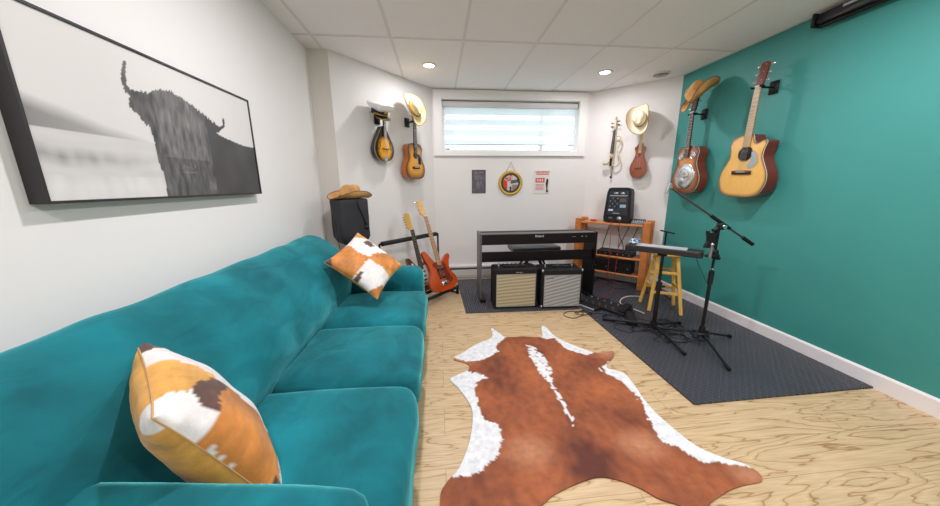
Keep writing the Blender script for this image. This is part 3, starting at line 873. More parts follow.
# ================================================================== INSTRUMENTS
def frame_m(origin, up, front):
    z = V(up).normalized(); y = -V(front); y = (y - z * y.dot(z)).normalized(); x = y.cross(z)
    m = M((x, y, z)).transposed().to_4x4(); m.translation = V(origin); return m


def placed(name, label, cat, m, group=None):
    t = thing(name, label, cat, group=group); t.matrix_world = m; return t


def outline(R, Lh=None, k=6):
    """R, Lh: half profiles (halfwidth, z) from the bottom centre to the top centre"""
    Lh = Lh or R
    P = [V((a, 0, z)) for a, z in R] + [V((-a, 0, z)) for a, z in reversed(Lh[1:-1])]
    return [(p.x, p.z) for p in spline(P, k, True)]


def body_mesh(pts, depth, face_fn, side_col, cz, dome=.004, back_col=None):
    g = G(); n = len(pts); K = 9; vs = []; cols = []
    for r in range(K + 1):
        s = r / K
        for x, z in pts:
            px, pz = x * s, cz + (z - cz) * s
            vs.append((px, -depth - dome * (1 - s * s), pz)); cols.append(face_fn(s, px, pz))
    fs = [(r * n + i, r * n + (i + 1) % n, (r + 1) * n + (i + 1) % n, (r + 1) * n + i) for r in range(K) for i in range(n)]
    g.add(vs, fs, 0, cols)
    rim = [(x, -depth, z) for x, z in pts] + [(x, -depth + .006, z) for x, z in pts]
    g.add([(x * 1.006, y, cz + (z - cz) * 1.006) for x, y, z in rim], [(i, (i + 1) % n, n + (i + 1) % n, n + i) for i in range(n)], 0, [face_fn(2, 0, 0)] * (2 * n))
    sd = [(x, -depth + .006, z) for x, z in pts] + [(x, 0, z) for x, z in pts]
    g.add(sd, [(i, (i + 1) % n, n + (i + 1) % n, n + i) for i in range(n)], 0, [side_col] * (2 * n))
    g.add([(x, 0, z) for x, z in pts], [tuple(range(n))], 0, [back_col or side_col] * n, False)
    return g


def mixc(a, b, t): t = max(0, min(1, t)); return tuple(a[i] * (1 - t) + b[i] * t for i in range(3))


VARN = colmat('varnished_wood', .22, coat=.6, var=.06, scale=14, stretch=(8, 8, 1))
ROSE = mat('rosewood', (.045, .02, .012), .4, var=.3, scale=20)
MAPLE = mat('maple', srgb(214, 170, 105), .35, var=.1, scale=20)
NECKW = mat('mahogany', srgb(104, 44, 26), .35, var=.2, scale=20)
STR = mat('strings', (.7, .68, .62), .3, .9)
PEARL = mat('pearl', srgb(230, 226, 215), .35)


def neck_parts(t, z0, z1, w0, w1, yf, head_len, head_w, board, neckm, headm, nstr=6, tuners=3, both=True, bridge_z=.2, spread=.052, yhead=None, frets=14, tun_m=CHROME, head_pts=None):
    """fretboard z0..z1 (nut), headstock above; yf = y of the fretboard's front"""
    gb = G().add([(-w0 / 2, yf, z0), (w0 / 2, yf, z0), (w1 / 2, yf, z1), (-w1 / 2, yf, z1), (-w0 / 2, yf + .007, z0), (w0 / 2, yf + .007, z0), (w1 / 2, yf + .007, z1), (-w1 / 2, yf + .007, z1)],
                [(0, 1, 2, 3), (4, 7, 6, 5), (0, 4, 5, 1), (1, 5, 6, 2), (2, 6, 7, 3), (3, 7, 4, 0)], sm=False)
    for k in range(1, frets + 1):
        z = z1 - (z1 - bridge_z) * (1 - 2 ** (-k / 12))
        if z < z0: break
        w_ = w1 + (w0 - w1) * (z1 - z) / (z1 - z0); gb.box((0, yf - .0002, z), (w_, .0018, .002), mi=1)
    gb.obj('fretboard', [board, STR], t)
    g = G(); n = 8; A = [(cos(pi * i / n) * w0 / 2, yf + .007 + sin(pi * i / n) * .018, z0) for i in range(n + 1)]; B = [(cos(pi * i / n) * w1 / 2, yf + .007 + sin(pi * i / n) * .014, z1 + .01) for i in range(n + 1)]
    g.add(A + B, [(i, i + 1, n + 2 + i, n + 1 + i) for i in range(n)] + [(0, n + 1, 2 * n + 1, n)] + [tuple(range(n + 1)), tuple(range(n + 1, 2 * n + 2))])
    g.obj('neck', neckm, t)
    hp = head_pts or [(-w1 / 2, 0), (-head_w / 2, .03), (-head_w / 2 * 1.05, head_len * .93), (-head_w * .2, head_len), (0, head_len * .985), (head_w * .2, head_len), (head_w / 2 * 1.05, head_len * .93), (head_w / 2, .03), (w1 / 2, 0)]
    tilt = M.Translation((0, yf + .004, z1)) @ M.Rotation(rad(-8), 4, 'X')
    hs = G().prism(hp, 0, .014, T=tilt, smooth=False).obj('headstock', headm, t)
    G().box((0, yf - .001, z1), (w1, .006, .005)).obj('nut', PEARL, t)
    for k in range(tuners):
        zz = .035 + (head_len - .06) * k / max(1, tuners - 1)
        for sg in ((-1, 1) if both else (-1,)):
            wx = head_w / 2
            g = G().cyl((sg * wx * .6, -.012, zz), (sg * wx * .6, 0, zz), .0035, T=tilt)
            g.cyl((sg * wx * .9, .008, zz), (sg * (wx + .018), .008, zz), .003, T=tilt)
            g.rbox((sg * (wx + .025), .008, zz), (.016, .008, .018), .004, (2, 2, 2), T=tilt)
            g.obj('tuning_peg', tun_m, hs)
    g = G()
    for k in range(nstr):
        a = (k / (nstr - 1) - .5) if nstr > 1 else 0
        g.cyl((a * spread, yf - .006, bridge_z), (a * w1 * .85, yf - .0035, z1), .0006, n=4)
    g.obj('strings', STR, t)


def hanger(label, m, grp='guitar wall hangers', wide=.03, reach=.11):
    """m: frame at the wall; yoke below the headstock at z=0"""
    t = placed('guitar_hanger', label, 'wall hanger', m, grp)
    G().rbox((0, -.008, 0), (.07, .016, .10), .006, (2, 2, 2)).obj('wall_plate', BLACKP, t)
    G().cyl((0, -.012, 0), (0, -(reach - .02), 0), .008).obj('arm', BLACK, t)
    G().tube([(-wide, -(reach + .035), .0), (-wide, -reach, 0), (0, -(reach - .015), 0), (wide, -reach, 0), (wide, -(reach + .035), .0)], .008, 8, smooth=4).obj('yoke', RUBBER, t)
    return t


# --- acoustic dreadnought on the teal wall
AC = frame_m((2.668, 2.462, 1.150), (0, -.03, 1), (-1, 0, 0))
t = placed('acoustic_guitar', 'large natural-top cutaway acoustic guitar hanging on the teal wall', 'guitar', AC)
t.scale = (1.04, 1.0, 1.04)
Lp = [(0, 0), (.10, .004), (.165, .035), (.200, .115), (.194, .19), (.158, .265), (.137, .315), (.138, .37), (.147, .42), (.125, .465), (.06, .487), (0, .49)]
Rp = [(0, 0), (.10, .004), (.165, .035), (.200, .115), (.194, .19), (.158, .265), (.137, .315), (.140, .37), (.152, .418), (.130, .437), (.085, .418), (.052, .432), (.035, .478), (0, .49)]
YT = srgb(236, 186, 98)
def ff(s, x, z):
    if s >= 2: return srgb(235, 225, 205)
    if s > .985: return srgb(90, 40, 25)
    return mixc(YT, srgb(214, 158, 74), (s - .5) * .6)
body_mesh(outline(Rp, Lp), .105, ff, srgb(108, 34, 20), .25, back_col=srgb(90, 30, 18)).obj('body', VARN, t)
YF = -.105
G().lathe([(.001, 0), (.048, 0), (.048, .002), (.001, .002)], 32, M.Translation((0, YF - .006, .34)) @ M.Rotation(pi / 2, 4, 'X')).obj('soundhole', mat('hole_dark', (.01, .006, .004), .8), t)
G().lathe([(.050, 0), (.059, 0), (.059, .0015), (.050, .0015), (.050, 0)], 32, M.Translation((0, YF - .0055, .34)) @ M.Rotation(pi / 2, 4, 'X')).obj('rosette', ROSE, t)
G().prism([(.052, .35), (.058, .315), (.052, .28), (.03, .255), (.05, .225), (.09, .235), (.115, .275), (.10, .325), (.075, .36)], YF - .0075, YF - .005).obj('pickguard', mat('pickguard_pale', srgb(160, 170, 175), .12, coat=.6), t)
G().rbox((0, YF - .010, .195), (.165, .012, .032), .005, (4, 2, 2)).box((0, YF - .0185, .199), (.075, .006, .003), mi=1).obj('bridge', [ROSE, PEARL], t)
neck_parts(t, .39, .835, .056, .044, YF - .014, .17, .062, mat('light_fretboard', srgb(188, 160, 122), .35, var=.1, scale=20), NECKW, NECKW, bridge_z=.2)
hanger('black padded wall hanger holding the large cutaway acoustic guitar', frame_m((XR, 2.437, 2.01), (0, 0, 1), (-1, 0, 0)), wide=.034, reach=.135)

# --- resonator guitar
RE = frame_m((2.672, 3.09, 1.165), (0, 0, 1), (-1, 0, 0))
t = placed('resonator_guitar', 'sunburst resonator guitar with chrome cone plate on the teal wall', 'guitar', RE)
Pp = [(0, 0), (.09, .004), (.15, .035), (.183, .11), (.178, .18), (.145, .25), (.128, .30), (.132, .36), (.140, .41), (.115, .455), (.05, .473), (0, .475)]
def ff(s, x, z):
    if s >= 2: return srgb(232, 222, 200)
    return mixc(srgb(214, 134, 52), srgb(82, 32, 18), (s - .55) * 2.4)
body_mesh(outline(Pp), .10, ff, srgb(120, 46, 24), .24).obj('body', VARN, t)
YF = -.10
g = G(); TT = M.Translation((0, YF - .003, .172)) @ M.Rotation(pi / 2, 4, 'X')
g.lathe([(.001, .012), (.03, .012), (.034, .016), (.05, .010), (.085, .012), (.100, .008), (.128, .006), (.132, 0), (.001, 0)], 48, TT)
cp = g.obj('cover_plate', mat('nickel_plate', srgb(222, 222, 220), .22, .85), t)
g = G()
for k in range(24):
    a = 2 * pi * k / 24; r = .068 if k % 2 else .078
    g.sph((cos(a) * r, -.0135 - YF * 0 + YF, .172 + sin(a) * r), .007, 8, sq=(1, .3, 1))
g.obj('sound_slots', mat('slot_dark', srgb(60, 64, 66), .5), cp)
G().rbox((0, YF - .024, .172), (.10, .012, .018), .004, (2, 2, 2)).obj('bridge', mat('palm_rest', (.8, .8, .8), .15, 1), cp)
for sx_ in (-1, 1):
    TS = M.Translation((sx_ * .078, YF - .004, .375)) @ M.Rotation(pi / 2, 4, 'X')
    G().lathe([(.001, .004), (.024, .004), (.026, .007), (.033, .006), (.034, 0), (.001, 0)], 24, TS).lathe([(.001, .0045), (.021, .0045), (.021, .005), (.001, .005)], 24, TS, mi=1).obj('sound_screen', [CHROME, mat('screen_grey', srgb(190, 192, 196), .4, .3)], t)
neck_parts(t, .36, .80, .056, .045, YF - .016, .17, .062, ROSE, NECKW, ROSE, bridge_z=.172)
hanger('black wall hanger holding the resonator guitar under the tan straw hat', frame_m((XR, 3.09, 1.945), (0, 0, 1), (-1, 0, 0)), wide=.034, reach=.118)

# --- small guitar, left angled wall
LA = V((-.918, 3.08, 0)); LD_ = V((.868, 1.05, 0)).normalized(); LN = V((LD_.y, -LD_.x, 0))
def onL(s, z, off): return LA + LD_ * s + LN * off + V((0, 0, z))
t = placed('acoustic_guitar', 'small sunburst guitar with black pickguard on the left angled wall', 'guitar', frame_m(onL(.915, 1.335, .03), (0, 0, 1), LN))
Pp = [(0, 0), (.07, .003), (.125, .03), (.150, .09), (.145, .145), (.115, .205), (.102, .245), (.106, .295), (.113, .335), (.09, .375), (.04, .39), (0, .392)]
def ff(s, x, z):
    if s >= 2: return srgb(60, 34, 16)
    return mixc(srgb(228, 158, 44), srgb(66, 28, 16), (s - .62) * 2.6)
body_mesh(outline(Pp), .085, ff, srgb(186, 104, 46), .2).obj('body', VARN, t)
YF = -.085
G().lathe([(.001, 0), (.038, 0), (.038, .002), (.001, .002)], 32, M.Translation((0, YF - .0055, .262)) @ M.Rotation(pi / 2, 4, 'X')).obj('soundhole', mat('hole_dark', (.01, .006, .004), .8), t)
G().prism([(.041, .275), (.044, .245), (.034, .222), (.036, .165), (.085, .165), (.082, .235), (.06, .262)], YF - .0075, YF - .005).obj('pickguard', BLACKP, t)
G().rbox((0, YF - .009, .125), (.115, .011, .024), .004, (4, 2, 2)).box((0, YF - .016, .128), (.06, .005, .003), mi=1).obj('bridge', [BLACKP, PEARL], t)
neck_parts(t, .30, .64, .05, .042, YF - .012, .15, .056, ROSE, ROSE, ROSE, bridge_z=.126)
hanger('black wall hanger behind the straw hat above the small sunburst guitar', frame_m(onL(.915, 1.955, 0), (0, 0, 1), LN), wide=.034, reach=.103)

# --- mandolin
t = placed('mandolin', 'teardrop sunburst mandolin on the left angled wall below the captain hat', 'mandolin', frame_m(onL(.490, 1.512, .03), (0, 0, 1), LN))
Pp = [(0, 0), (.055, .005), (.098, .035), (.122, .085), (.124, .13), (.108, .18), (.080, .23), (.052, .28), (.030, .32), (.018, .336), (0, .338)]
def ff(s, x, z):
    if s >= 2: return srgb(225, 200, 150)
    d = hypot(x / .085, (z - .115) / .115)
    return mixc(srgb(236, 164, 32), srgb(24, 12, 10), (d - .75) * 2.6)
body_mesh(outline(Pp), .065, ff, srgb(26, 18, 18), .14, dome=.012).obj('body', VARN, t)
YF = -.065
for sx_ in (-1, 1):
    g = G().tube([(sx_ * .052, YF - .011, .185), (sx_ * .066, YF - .0095, .178), (sx_ * .062, YF - .0085, .145), (sx_ * .075, YF - .007, .112), (sx_ * .084, YF - .006, .118)], .0038, 6, smooth=5)
    g.obj('sound_hole', mat('hole_dark', (.01, .006, .004), .8), t)
G().rbox((0, YF - .018, .118), (.085, .016, .008), .003, (4, 2, 2)).obj('bridge', ROSE, t)
G().prism([(-.018, .0), (-.022, .04), (-.012, .055), (.012, .055), (.022, .04), (.018, .0)], YF - .013, YF - .010).obj('tailpiece', CHROME, t)
neck_parts(t, .235, .435, .036, .029, YF - .022, .085, .05, ROSE, NECKW, ROSE, nstr=8, tuners=4, bridge_z=.118, spread=.03, frets=18)
hanger('black wall hanger behind the captain hat above the mandolin', frame_m(onL(.490, 1.925, 0), (0, 0, 1), LN), wide=.03, reach=.092)

# --- right angled wall: skeleton violin and stick dulcimer
RA = V((2.0, 4.14, 0)); RD_ = V((.70, -.69, 0)).normalized(); RN = V((-.69, -.70, 0)).normalized()
def onR(s, z, off): return RA + RD_ * s + RN * off + V((0, 0, z))
CREAM = mat('cream_lacquer', srgb(224, 205, 165), .25, coat=.6, var=.05, scale=15)
t = placed('electric_violin', 'slim black and cream electric violin with an open side frame, on the right angled wall', 'violin', frame_m(onR(.325, 1.47, .03), V((.02, -.02, 1)), RN))
G().rbox((0, -.03, .20), (.040, .035, .36), .012, (4, 4, 12), lambda q, u: V((q.x * (1 + .25 * max(0, -u.z)), q.y, q.z))).obj('body', CREAM, t)
fr_ = G().tube([(.015, -.03, .37), (.06, -.03, .375), (.085, -.03, .33), (.075, -.03, .27), (.055, -.03, .225), (.065, -.03, .17), (.10, -.03, .12), (.095, -.03, .05), (.05, -.03, .015), (.01, -.03, .03)], .0085, 8, smooth=6).obj('side_frame', CREAM, t)
G().add([(-.021, -.06, .17), (.021, -.06, .17), (.012, -.052, .45), (-.012, -.052, .45), (-.021, -.05, .17), (.021, -.05, .17), (.012, -.042, .45), (-.012, -.042, .45)], [(0, 1, 2, 3), (4, 7, 6, 5), (0, 4, 5, 1), (1, 5, 6, 2), (2, 6, 7, 3), (3, 7, 4, 0)], sm=False).obj('fingerboard', BLACKP, t)
G().cyl((0, -.033, .36), (0, -.033, .47), .013, .011, 10).obj('neck', CREAM, t)
pb = G().rbox((0, -.035, .51), (.022, .026, .09), .008, (3, 3, 6)).tube([(0, -.035, .555), (0, -.02, .585), (0, -.035, .605), (0, -.052, .59), (0, -.042, .575)], .009, 8, smooth=5).obj('scroll', CREAM, t)
for k, zz in enumerate((.485, .505, .525, .545)):
    sg = 1 if k % 2 else -1
    G().cyl((sg * .008, -.035, zz), (sg * .032, -.035, zz), .0035).rbox((sg * .040, -.035, zz), (.020, .008, .016), .004, (2, 2, 2)).obj('tuning_peg', BLACKP, pb)
G().rbox((0, -.062, .135), (.042, .004, .03), .002, (4, 2, 2)).obj('bridge', MAPLE, t)
G().prism([(-.016, .11), (-.010, .015), (.010, .015), (.016, .11)], -.062, -.055).obj('tailpiece', BLACKP, t)
G().rbox((-.062, -.05, .055), (.075, .045, .05), .02, (6, 6, 6), lambda q, u: V((q.x, q.y, q.z - .012 * (1 - u.x ** 2) * (u.z > 0)))).obj('chin_rest', mat('chin_rest', srgb(206, 196, 170), .35), t)
g = G()
for k in range(4): g.cyl(((k - 1.5) * .008, -.066, .13), ((k - 1.5) * .004, -.0555, .47), .0006, n=4)
g.obj('strings', STR, t)
hk = placed('violin_bow', 'thin dark violin bow hanging down beside the electric violin', 'bow', frame_m(onR(.335, 1.33, .02), (0, 0, 1), RN))
G().tube([(0, -.012, .005), (.004, -.014, .25), (.0, -.012, .60)], .004, 8, smooth=6).obj('stick', mat('bow_wood', (.05, .02, .015), .4), hk)
G().box((-.010, -.013, .30), (.001, .005, .55)).obj('hair', PEARL, hk)
G().rbox((-.008, -.013, .02), (.018, .010, .03), .003, (2, 2, 2)).obj('frog', BLACKP, hk)

t = placed('stick_dulcimer', 'small reddish-brown three-string dulcimer on the right angled wall', 'dulcimer', frame_m(onR(.645, 1.335, .03), (0, 0, 1), RN))
Pp = [(0, 0), (.045, .006), (.080, .04), (.094, .095), (.088, .15), (.066, .205), (.048, .255), (.046, .29), (.056, .335), (.060, .352), (.042, .360), (.026, .385), (.016, .405), (0, .408)]
def ff(s, x, z):
    if s >= 2: return srgb(110, 50, 34)
    return mixc(srgb(152, 80, 52), srgb(104, 46, 30), (s - .6) * 1.6)
body_mesh(outline(Pp, k=4), .05, ff, srgb(128, 56, 38), .15).obj('body', VARN, t)
YF = -.05
g = G()
for k in range(5): g.box((0, YF - .006, .262 + k * .011 - .02), (.030 - .004 * abs(k - 2), .002, .004))
g.obj('sound_hole', mat('hole_dark', (.01, .006, .004), .8), t)
G().rbox((0, YF - .011, .115), (.075, .012, .007), .002, (4, 2, 2)).obj('bridge', mat('dark_bridge', (.03, .015, .01), .4), t)
neck_parts(t, .29, .66, .032, .028, YF - .012, .11, .045, MAPLE, MAPLE, MAPLE, nstr=3, tuners=2, bridge_z=.116, spread=.024, frets=12)
hanger('black wall hanger behind the cream felt hat above the dulcimer', frame_m(onR(.645, 1.972, 0), (0, 0, 1), RN), wide=.028, reach=.068)


# ================================================================== HATS
def cowboy_hat(name, label, m, hatm, bandm, R=(.165, .185), cr=(.078, .096), ch=.115, curl=.075, dip=.02, crease=.03, tear=0):
    t = placed(name, label, 'hat', m)
    n = 56; vs = []; rings = []
    for k in range(9):
        s = k / 8                                 # crown top centre -> top rim
        rings.append(('c', s))
    for k in range(1, 6): rings.append(('w', k / 5))
    for k in range(1, 9): rings.append(('b', k / 8))
    for kind, s in rings:
        for i in range(n):
            a = 2 * pi * i / n; c, d = cos(a), sin(a)
            pinch = 1 - .20 * max(0, d) ** 2 * (abs(c) ** .6)
            if kind == 'c':
                x = cr[0] * .86 * s * c * pinch; y = cr[1] * .86 * s * d
                z = ch * (1 - .16 * s ** 3) - crease * math.exp(-(x / .022) ** 2) * (1 - s ** 4) - .022 * max(0, d) ** 2 * s * s
                z -= .020 * max(0, 1 - abs(abs(x) - .05) / .02) * max(0, y / cr[1] - .15)
            elif kind == 'w':
                q = .86 + .14 * s ** .7
                x = cr[0] * q * c * (pinch + (1 - pinch) * s); y = cr[1] * q * d
                z = (ch * .84 - .022 * max(0, d) ** 2) * (1 - s)
            else:
                x = (cr[0] + (R[0] - cr[0]) * s) * c; y = (cr[1] + (R[1] - cr[1]) * s) * d
                u = abs(c) ** 1.6
                z = curl * u * s ** 1.7 - dip * abs(d) ** 3 * s ** 1.3
                x *= 1 - .20 * u * s ** 2
                z += .006 * nz(c * 2, d * 2, tear) * s
            vs.append((x, y, z))
    fs = [(r * n + i, r * n + (i + 1) % n, (r + 1) * n + (i + 1) % n, (r + 1) * n + i) for r in range(len(rings) - 1) for i in range(n)]
    fs = [f if f[0] >= n else (f[0], f[2], f[3]) for f in fs]
    G().add(vs, fs).obj('crown_and_brim', hatm, t, solid=.0035, sub=1)
    g = G(); pts = [(cr[0] * 1.01 * cos(2 * pi * i / 40), cr[1] * 1.01 * sin(2 * pi * i / 40)) for i in range(40)]
    v = [(x, y, .004) for x, y in pts] + [(x * .985, y * .985, .026) for x, y in pts]
    g.add(v, [(i, (i + 1) % 40, 40 + (i + 1) % 40, 40 + i) for i in range(40)])
    g.obj('hat_band', bandm, t, solid=.003)
    g = G(); pts = []
    for i in range(n):
        x, y, z = vs[(len(rings) - 1) * n + i]; pts.append((x, y, z))
    g.tube(pts, .0032, 6, closed=True).obj('brim_edge', bandm, t)
    return t


STRAW = mat('tan_straw', srgb(206, 156, 92), .6, var=.25, scale=14, bump=.5, bscale=300)
STRAWP = mat('pale_straw', srgb(226, 206, 158), .6, var=.14, scale=12, bump=.4, bscale=300)
FELT = mat('cream_felt', srgb(228, 218, 192), .8, var=.06, scale=9, bump=.2, bscale=400)
BAND = mat('brown_leather', srgb(112, 66, 34), .5, var=.2, scale=20)
BANDG = mat('olive_cord', srgb(140, 118, 64), .6, var=.2, scale=30)
BANDP = mat('pale_edge', srgb(150, 126, 84), .6)


def frame_hat(c, up, front):
    """local z = crown axis, +y = front of the hat"""
    z = V(up).normalized(); y = V(front); y = (y - z * y.dot(z)).normalized(); x = y.cross(z)
    m = M((x, y, z)).transposed().to_4x4(); m.translation = V(c); return m


cowboy_hat('cowboy_hat', 'pale straw cowboy hat hung over the small sunburst guitar', frame_hat(onL(.83, 2.06, .205), V((.62, -.62, .28)), V((.25, .1, -1))), STRAWP, BANDG, R=(.15, .175), cr=(.07, .088), ch=.095, curl=.05)
cowboy_hat('cowboy_hat', 'cream felt cowboy hat hung above the small reddish-brown dulcimer', frame_hat(onR(.63, 1.985, .175), RN * .95 + V((0, 0, .22)) - RD_ * .10, V((.12, -.12, -1))), FELT, BANDP, R=(.145, .17), cr=(.07, .088), ch=.11, curl=.12)
cowboy_hat('cowboy_hat', 'tan straw cowboy hat hung on the headstock of the resonator guitar', frame_hat((2.515, 2.965, 2.085), (-.52, .34, .62), (-.62, -.12, -.72)), STRAW, BAND, R=(.165, .205), cr=(.088, .105), ch=.135, curl=.06)
cowboy_hat('cowboy_hat', 'tan straw cowboy hat sitting on top of the black covered loudspeaker', frame_hat((-.768, 2.845, 1.160), (0.0, 0, 1), (-.62, -.8, 0)), STRAW, BAND, R=(.17, .195), cr=(.08, .098), ch=.118, curl=.06, dip=.004)

t = placed('captain_hat', 'white and black captain hat with gold cord hung over the mandolin', 'hat', frame_hat(onL(.425, 1.965, .125), V((.25, -.32, .85)), V((.62, -.5, -.4))))
t.scale = (.82, .82, .82)
WC = mat('white_cotton', srgb(240, 240, 242), .8, bump=.15, bscale=300)
G().rbox((0, 0, .062), (.25, .27, .07), .034, (14, 14, 8), lambda q, u: V((q.x * (.80 + .20 * (u.z + 1) / 2), q.y * (.80 + .20 * (u.z + 1) / 2) - .02 * (u.z < 0) * 0, q.z + .025 * max(0, u.y) * (u.z > 0)))).obj('crown', WC, t, sub=1)
G().lathe([(.088, -.02), (.092, -.02), (.094, .034), (.090, .034), (.088, -.02)], 40, sy=1.08).obj('band', mat('navy_black', (.008, .009, .02), .6), t)
vs = []
for k in range(5):
    for i in range(21):
        a = rad(-65) + rad(130) * i / 20; r = .092 + .062 * (k / 4) * cos(a * 1.05) ** .7
        vs.append((sin(a) * r, cos(a) * r * 1.06, -.018 - .03 * (k / 4) * cos(a)))
G().add(vs, [(k * 21 + i, k * 21 + i + 1, k * 21 + 22 + i, k * 21 + 21 + i) for k in range(4) for i in range(20)]).obj('visor', mat('patent_black', (.008, .008, .01), .12, coat=.8), t, solid=.003)
GOLD = mat('gold_braid', srgb(205, 165, 62), .35, .5)
G().tube([(sin(rad(a)) * .099, cos(rad(a)) * .105, -.006) for a in range(-80, 81, 8)], .006, 8).sph((0, .106, .03), .018, 10, sq=(1.3, .35, 1)).tube([(sin(rad(a)) * .150 * cos(rad(a)) ** .1, cos(rad(a)) * .155, -.040 + .012 * (1 - cos(rad(a)))) for a in range(-50, 51, 10)], .003, 6).obj('gold_cord', GOLD, t)

# ================================================================== LOUDSPEAKER ON STAND, left corner
t = thing('speaker_stand', 'black tripod stand under the covered loudspeaker behind the sofa', 'stand', (-.785, 2.85, 0))
G().cyl((0, 0, .10), (0, 0, .752), .017).obj('pole', BLACK, t)
G().cyl((0, 0, .30), (0, 0, .36), .026).cyl((.02, 0, .33), (.05, 0, .33), .008).obj('collar', BLACKP, t)
for a in (90, 200, 340):
    e = V((cos(rad(a)) * .15, sin(rad(a)) * .15, .012))
    G().cyl((0, 0, .32), e, .010).sph(e, .0118).obj('leg', BLACK, t)
t = thing('loudspeaker', 'loudspeaker in a black fabric cover standing in the left corner', 'speaker', (-.785, 2.85, .752), (0, 0, rad(38)))
CV = mat('black_nylon', (.022, .022, .027), .65, var=.2, scale=6, bump=.25, bscale=200)
def fsp(q, u):
    q = q.copy(); k = 1 - .26 * max(0, -u.z - .68) / .32
    q.x *= k; q.y *= k
    q += V((nz(q.x, q.y, q.z * .6, 9), nz(q.y, q.z * .6, q.x, 9), 0)) * .010
    return q
G().rbox((0, 0, .204), (.262, .225, .40), .022, (14, 12, 18), fsp).obj('fabric_cover', CV, t)
G().tube([(.03, -.112, .395), (.035, -.122, .33), (.075, -.122, .22), (.09, -.118, .16)], .006, 6, smooth=6).rbox((.09, -.12, .15), (.03, .008, .035), .003, (2, 2, 2)).obj('carry_strap', mat('strap_black', (.006, .006, .008), .5), t)
G().tube([(-.118, .0, .30), (-.13, 0, .2), (-.128, .0, .06), (-.118, -.02, -.08)], .0025, 6, smooth=6).obj('hanging_cord', BLACKP, t)

# ================================================================== GUITAR RACK with bass and electric guitar
T_ = V((-.02, 3.68, 0)); d_ = V((-.669, -.743, 0)); n_ = V((.743, -.669, 0))
t = thing('guitar_rack', 'black foam-padded guitar rack along the left angled wall', 'guitar stand', tuple(T_ + d_ * .42))
def RK(g, name, m_, par=None, **k):
    o = g.obj(name, m_, t, **k); o.data.transform(M.Translation(-(T_ + d_ * .42))); return o
FOAM = mat('foam_black', (.013, .013, .014), .85, bump=.3, bscale=300)
ta, tb = T_ + V((0, 0, .70)), T_ + d_ * .85 + V((0, 0, .70))
la, lb = T_ + n_ * .29 + V((0, 0, .085)), T_ + d_ * .85 + n_ * .29 + V((0, 0, .085))
RK(G().cyl(ta, tb, .009), 'top_bar', BLACK); RK(G().cyl(ta + d_ * .03, tb - d_ * .03, .024), 'foam_pad', FOAM)
RK(G().cyl(la, lb, .009), 'lower_bar', BLACK); RK(G().cyl(la + d_ * .02, lb - d_ * .03, .019), 'foam_pad', FOAM)
lc, lf = la - n_ * .165 - V((0, 0, .006)), lb - n_ * .165 - V((0, 0, .006))
RK(G().cyl(lc, lf, .009), 'lower_bar', BLACK); RK(G().cyl(lc + d_ * .02, lf - d_ * .02, .019), 'foam_pad', FOAM)
for a, l_ in ((ta, la), (tb, lb)):
    f0 = V((*a.xy, .0)) - n_ * .02
    RK(G().tube([a, V((a.x, a.y, .03)), V((a.x, a.y, .016)) + n_ * .03, V((l_.x, l_.y, .016)) + n_ * .02], .011, 10), 'side_frame', BLACK)
    RK(G().cyl(V((l_.x, l_.y, .016)), l_, .009).rbox(V((l_.x, l_.y, .055)), (.035, .035, .11), .008, (2, 2, 2)), 'bracket', BLACKP)


def solid_guitar(name, label, m, pts, bodym, guardm, guard, neck_z, total, headpts, headm, pickups, ctrl, strings=4, sc=1.0, board=mat('worn_maple', srgb(168, 124, 84), .35, var=.1, scale=20), horn_edge=None):
    t = placed(name, label, 'guitar', m)
    P = [(p.x, p.z) for p in spline([(x, 0, z) for x, z in pts], 6, True)]
    g = G().prism(P, -.042, -.002)
    g.obj('body', bodym, t, bev=.006)
    G().prism([(p.x, p.z) for p in spline([(x, 0, z) for x, z in guard], 4, True)], -.0445, -.0415).obj('pickguard', guardm, t)
    for (x, z, w_, h_) in pickups:
        G().rbox((x, -.048, z), (w_, .012, h_), .004, (3, 2, 2)).obj('pickup', BLACKP, t)
    for (x, z) in ctrl: G().cyl((x, -.044, z), (x, -.062, z), .009, .008).obj('knob', CHROME, t)
    G().rbox((0, -.049, pts[0][1] + .085), (.075, .014, .045), .004, (3, 2, 2)).obj('bridge', CHROME, t)
    z1 = total
    neck_parts(t, neck_z, z1, .058, .042, -.052, .2, .07, board, MAPLE, headm, nstr=strings, tuners=strings, both=False, bridge_z=pts[0][1] + .085, spread=.055, frets=20, head_pts=headpts)
    return t


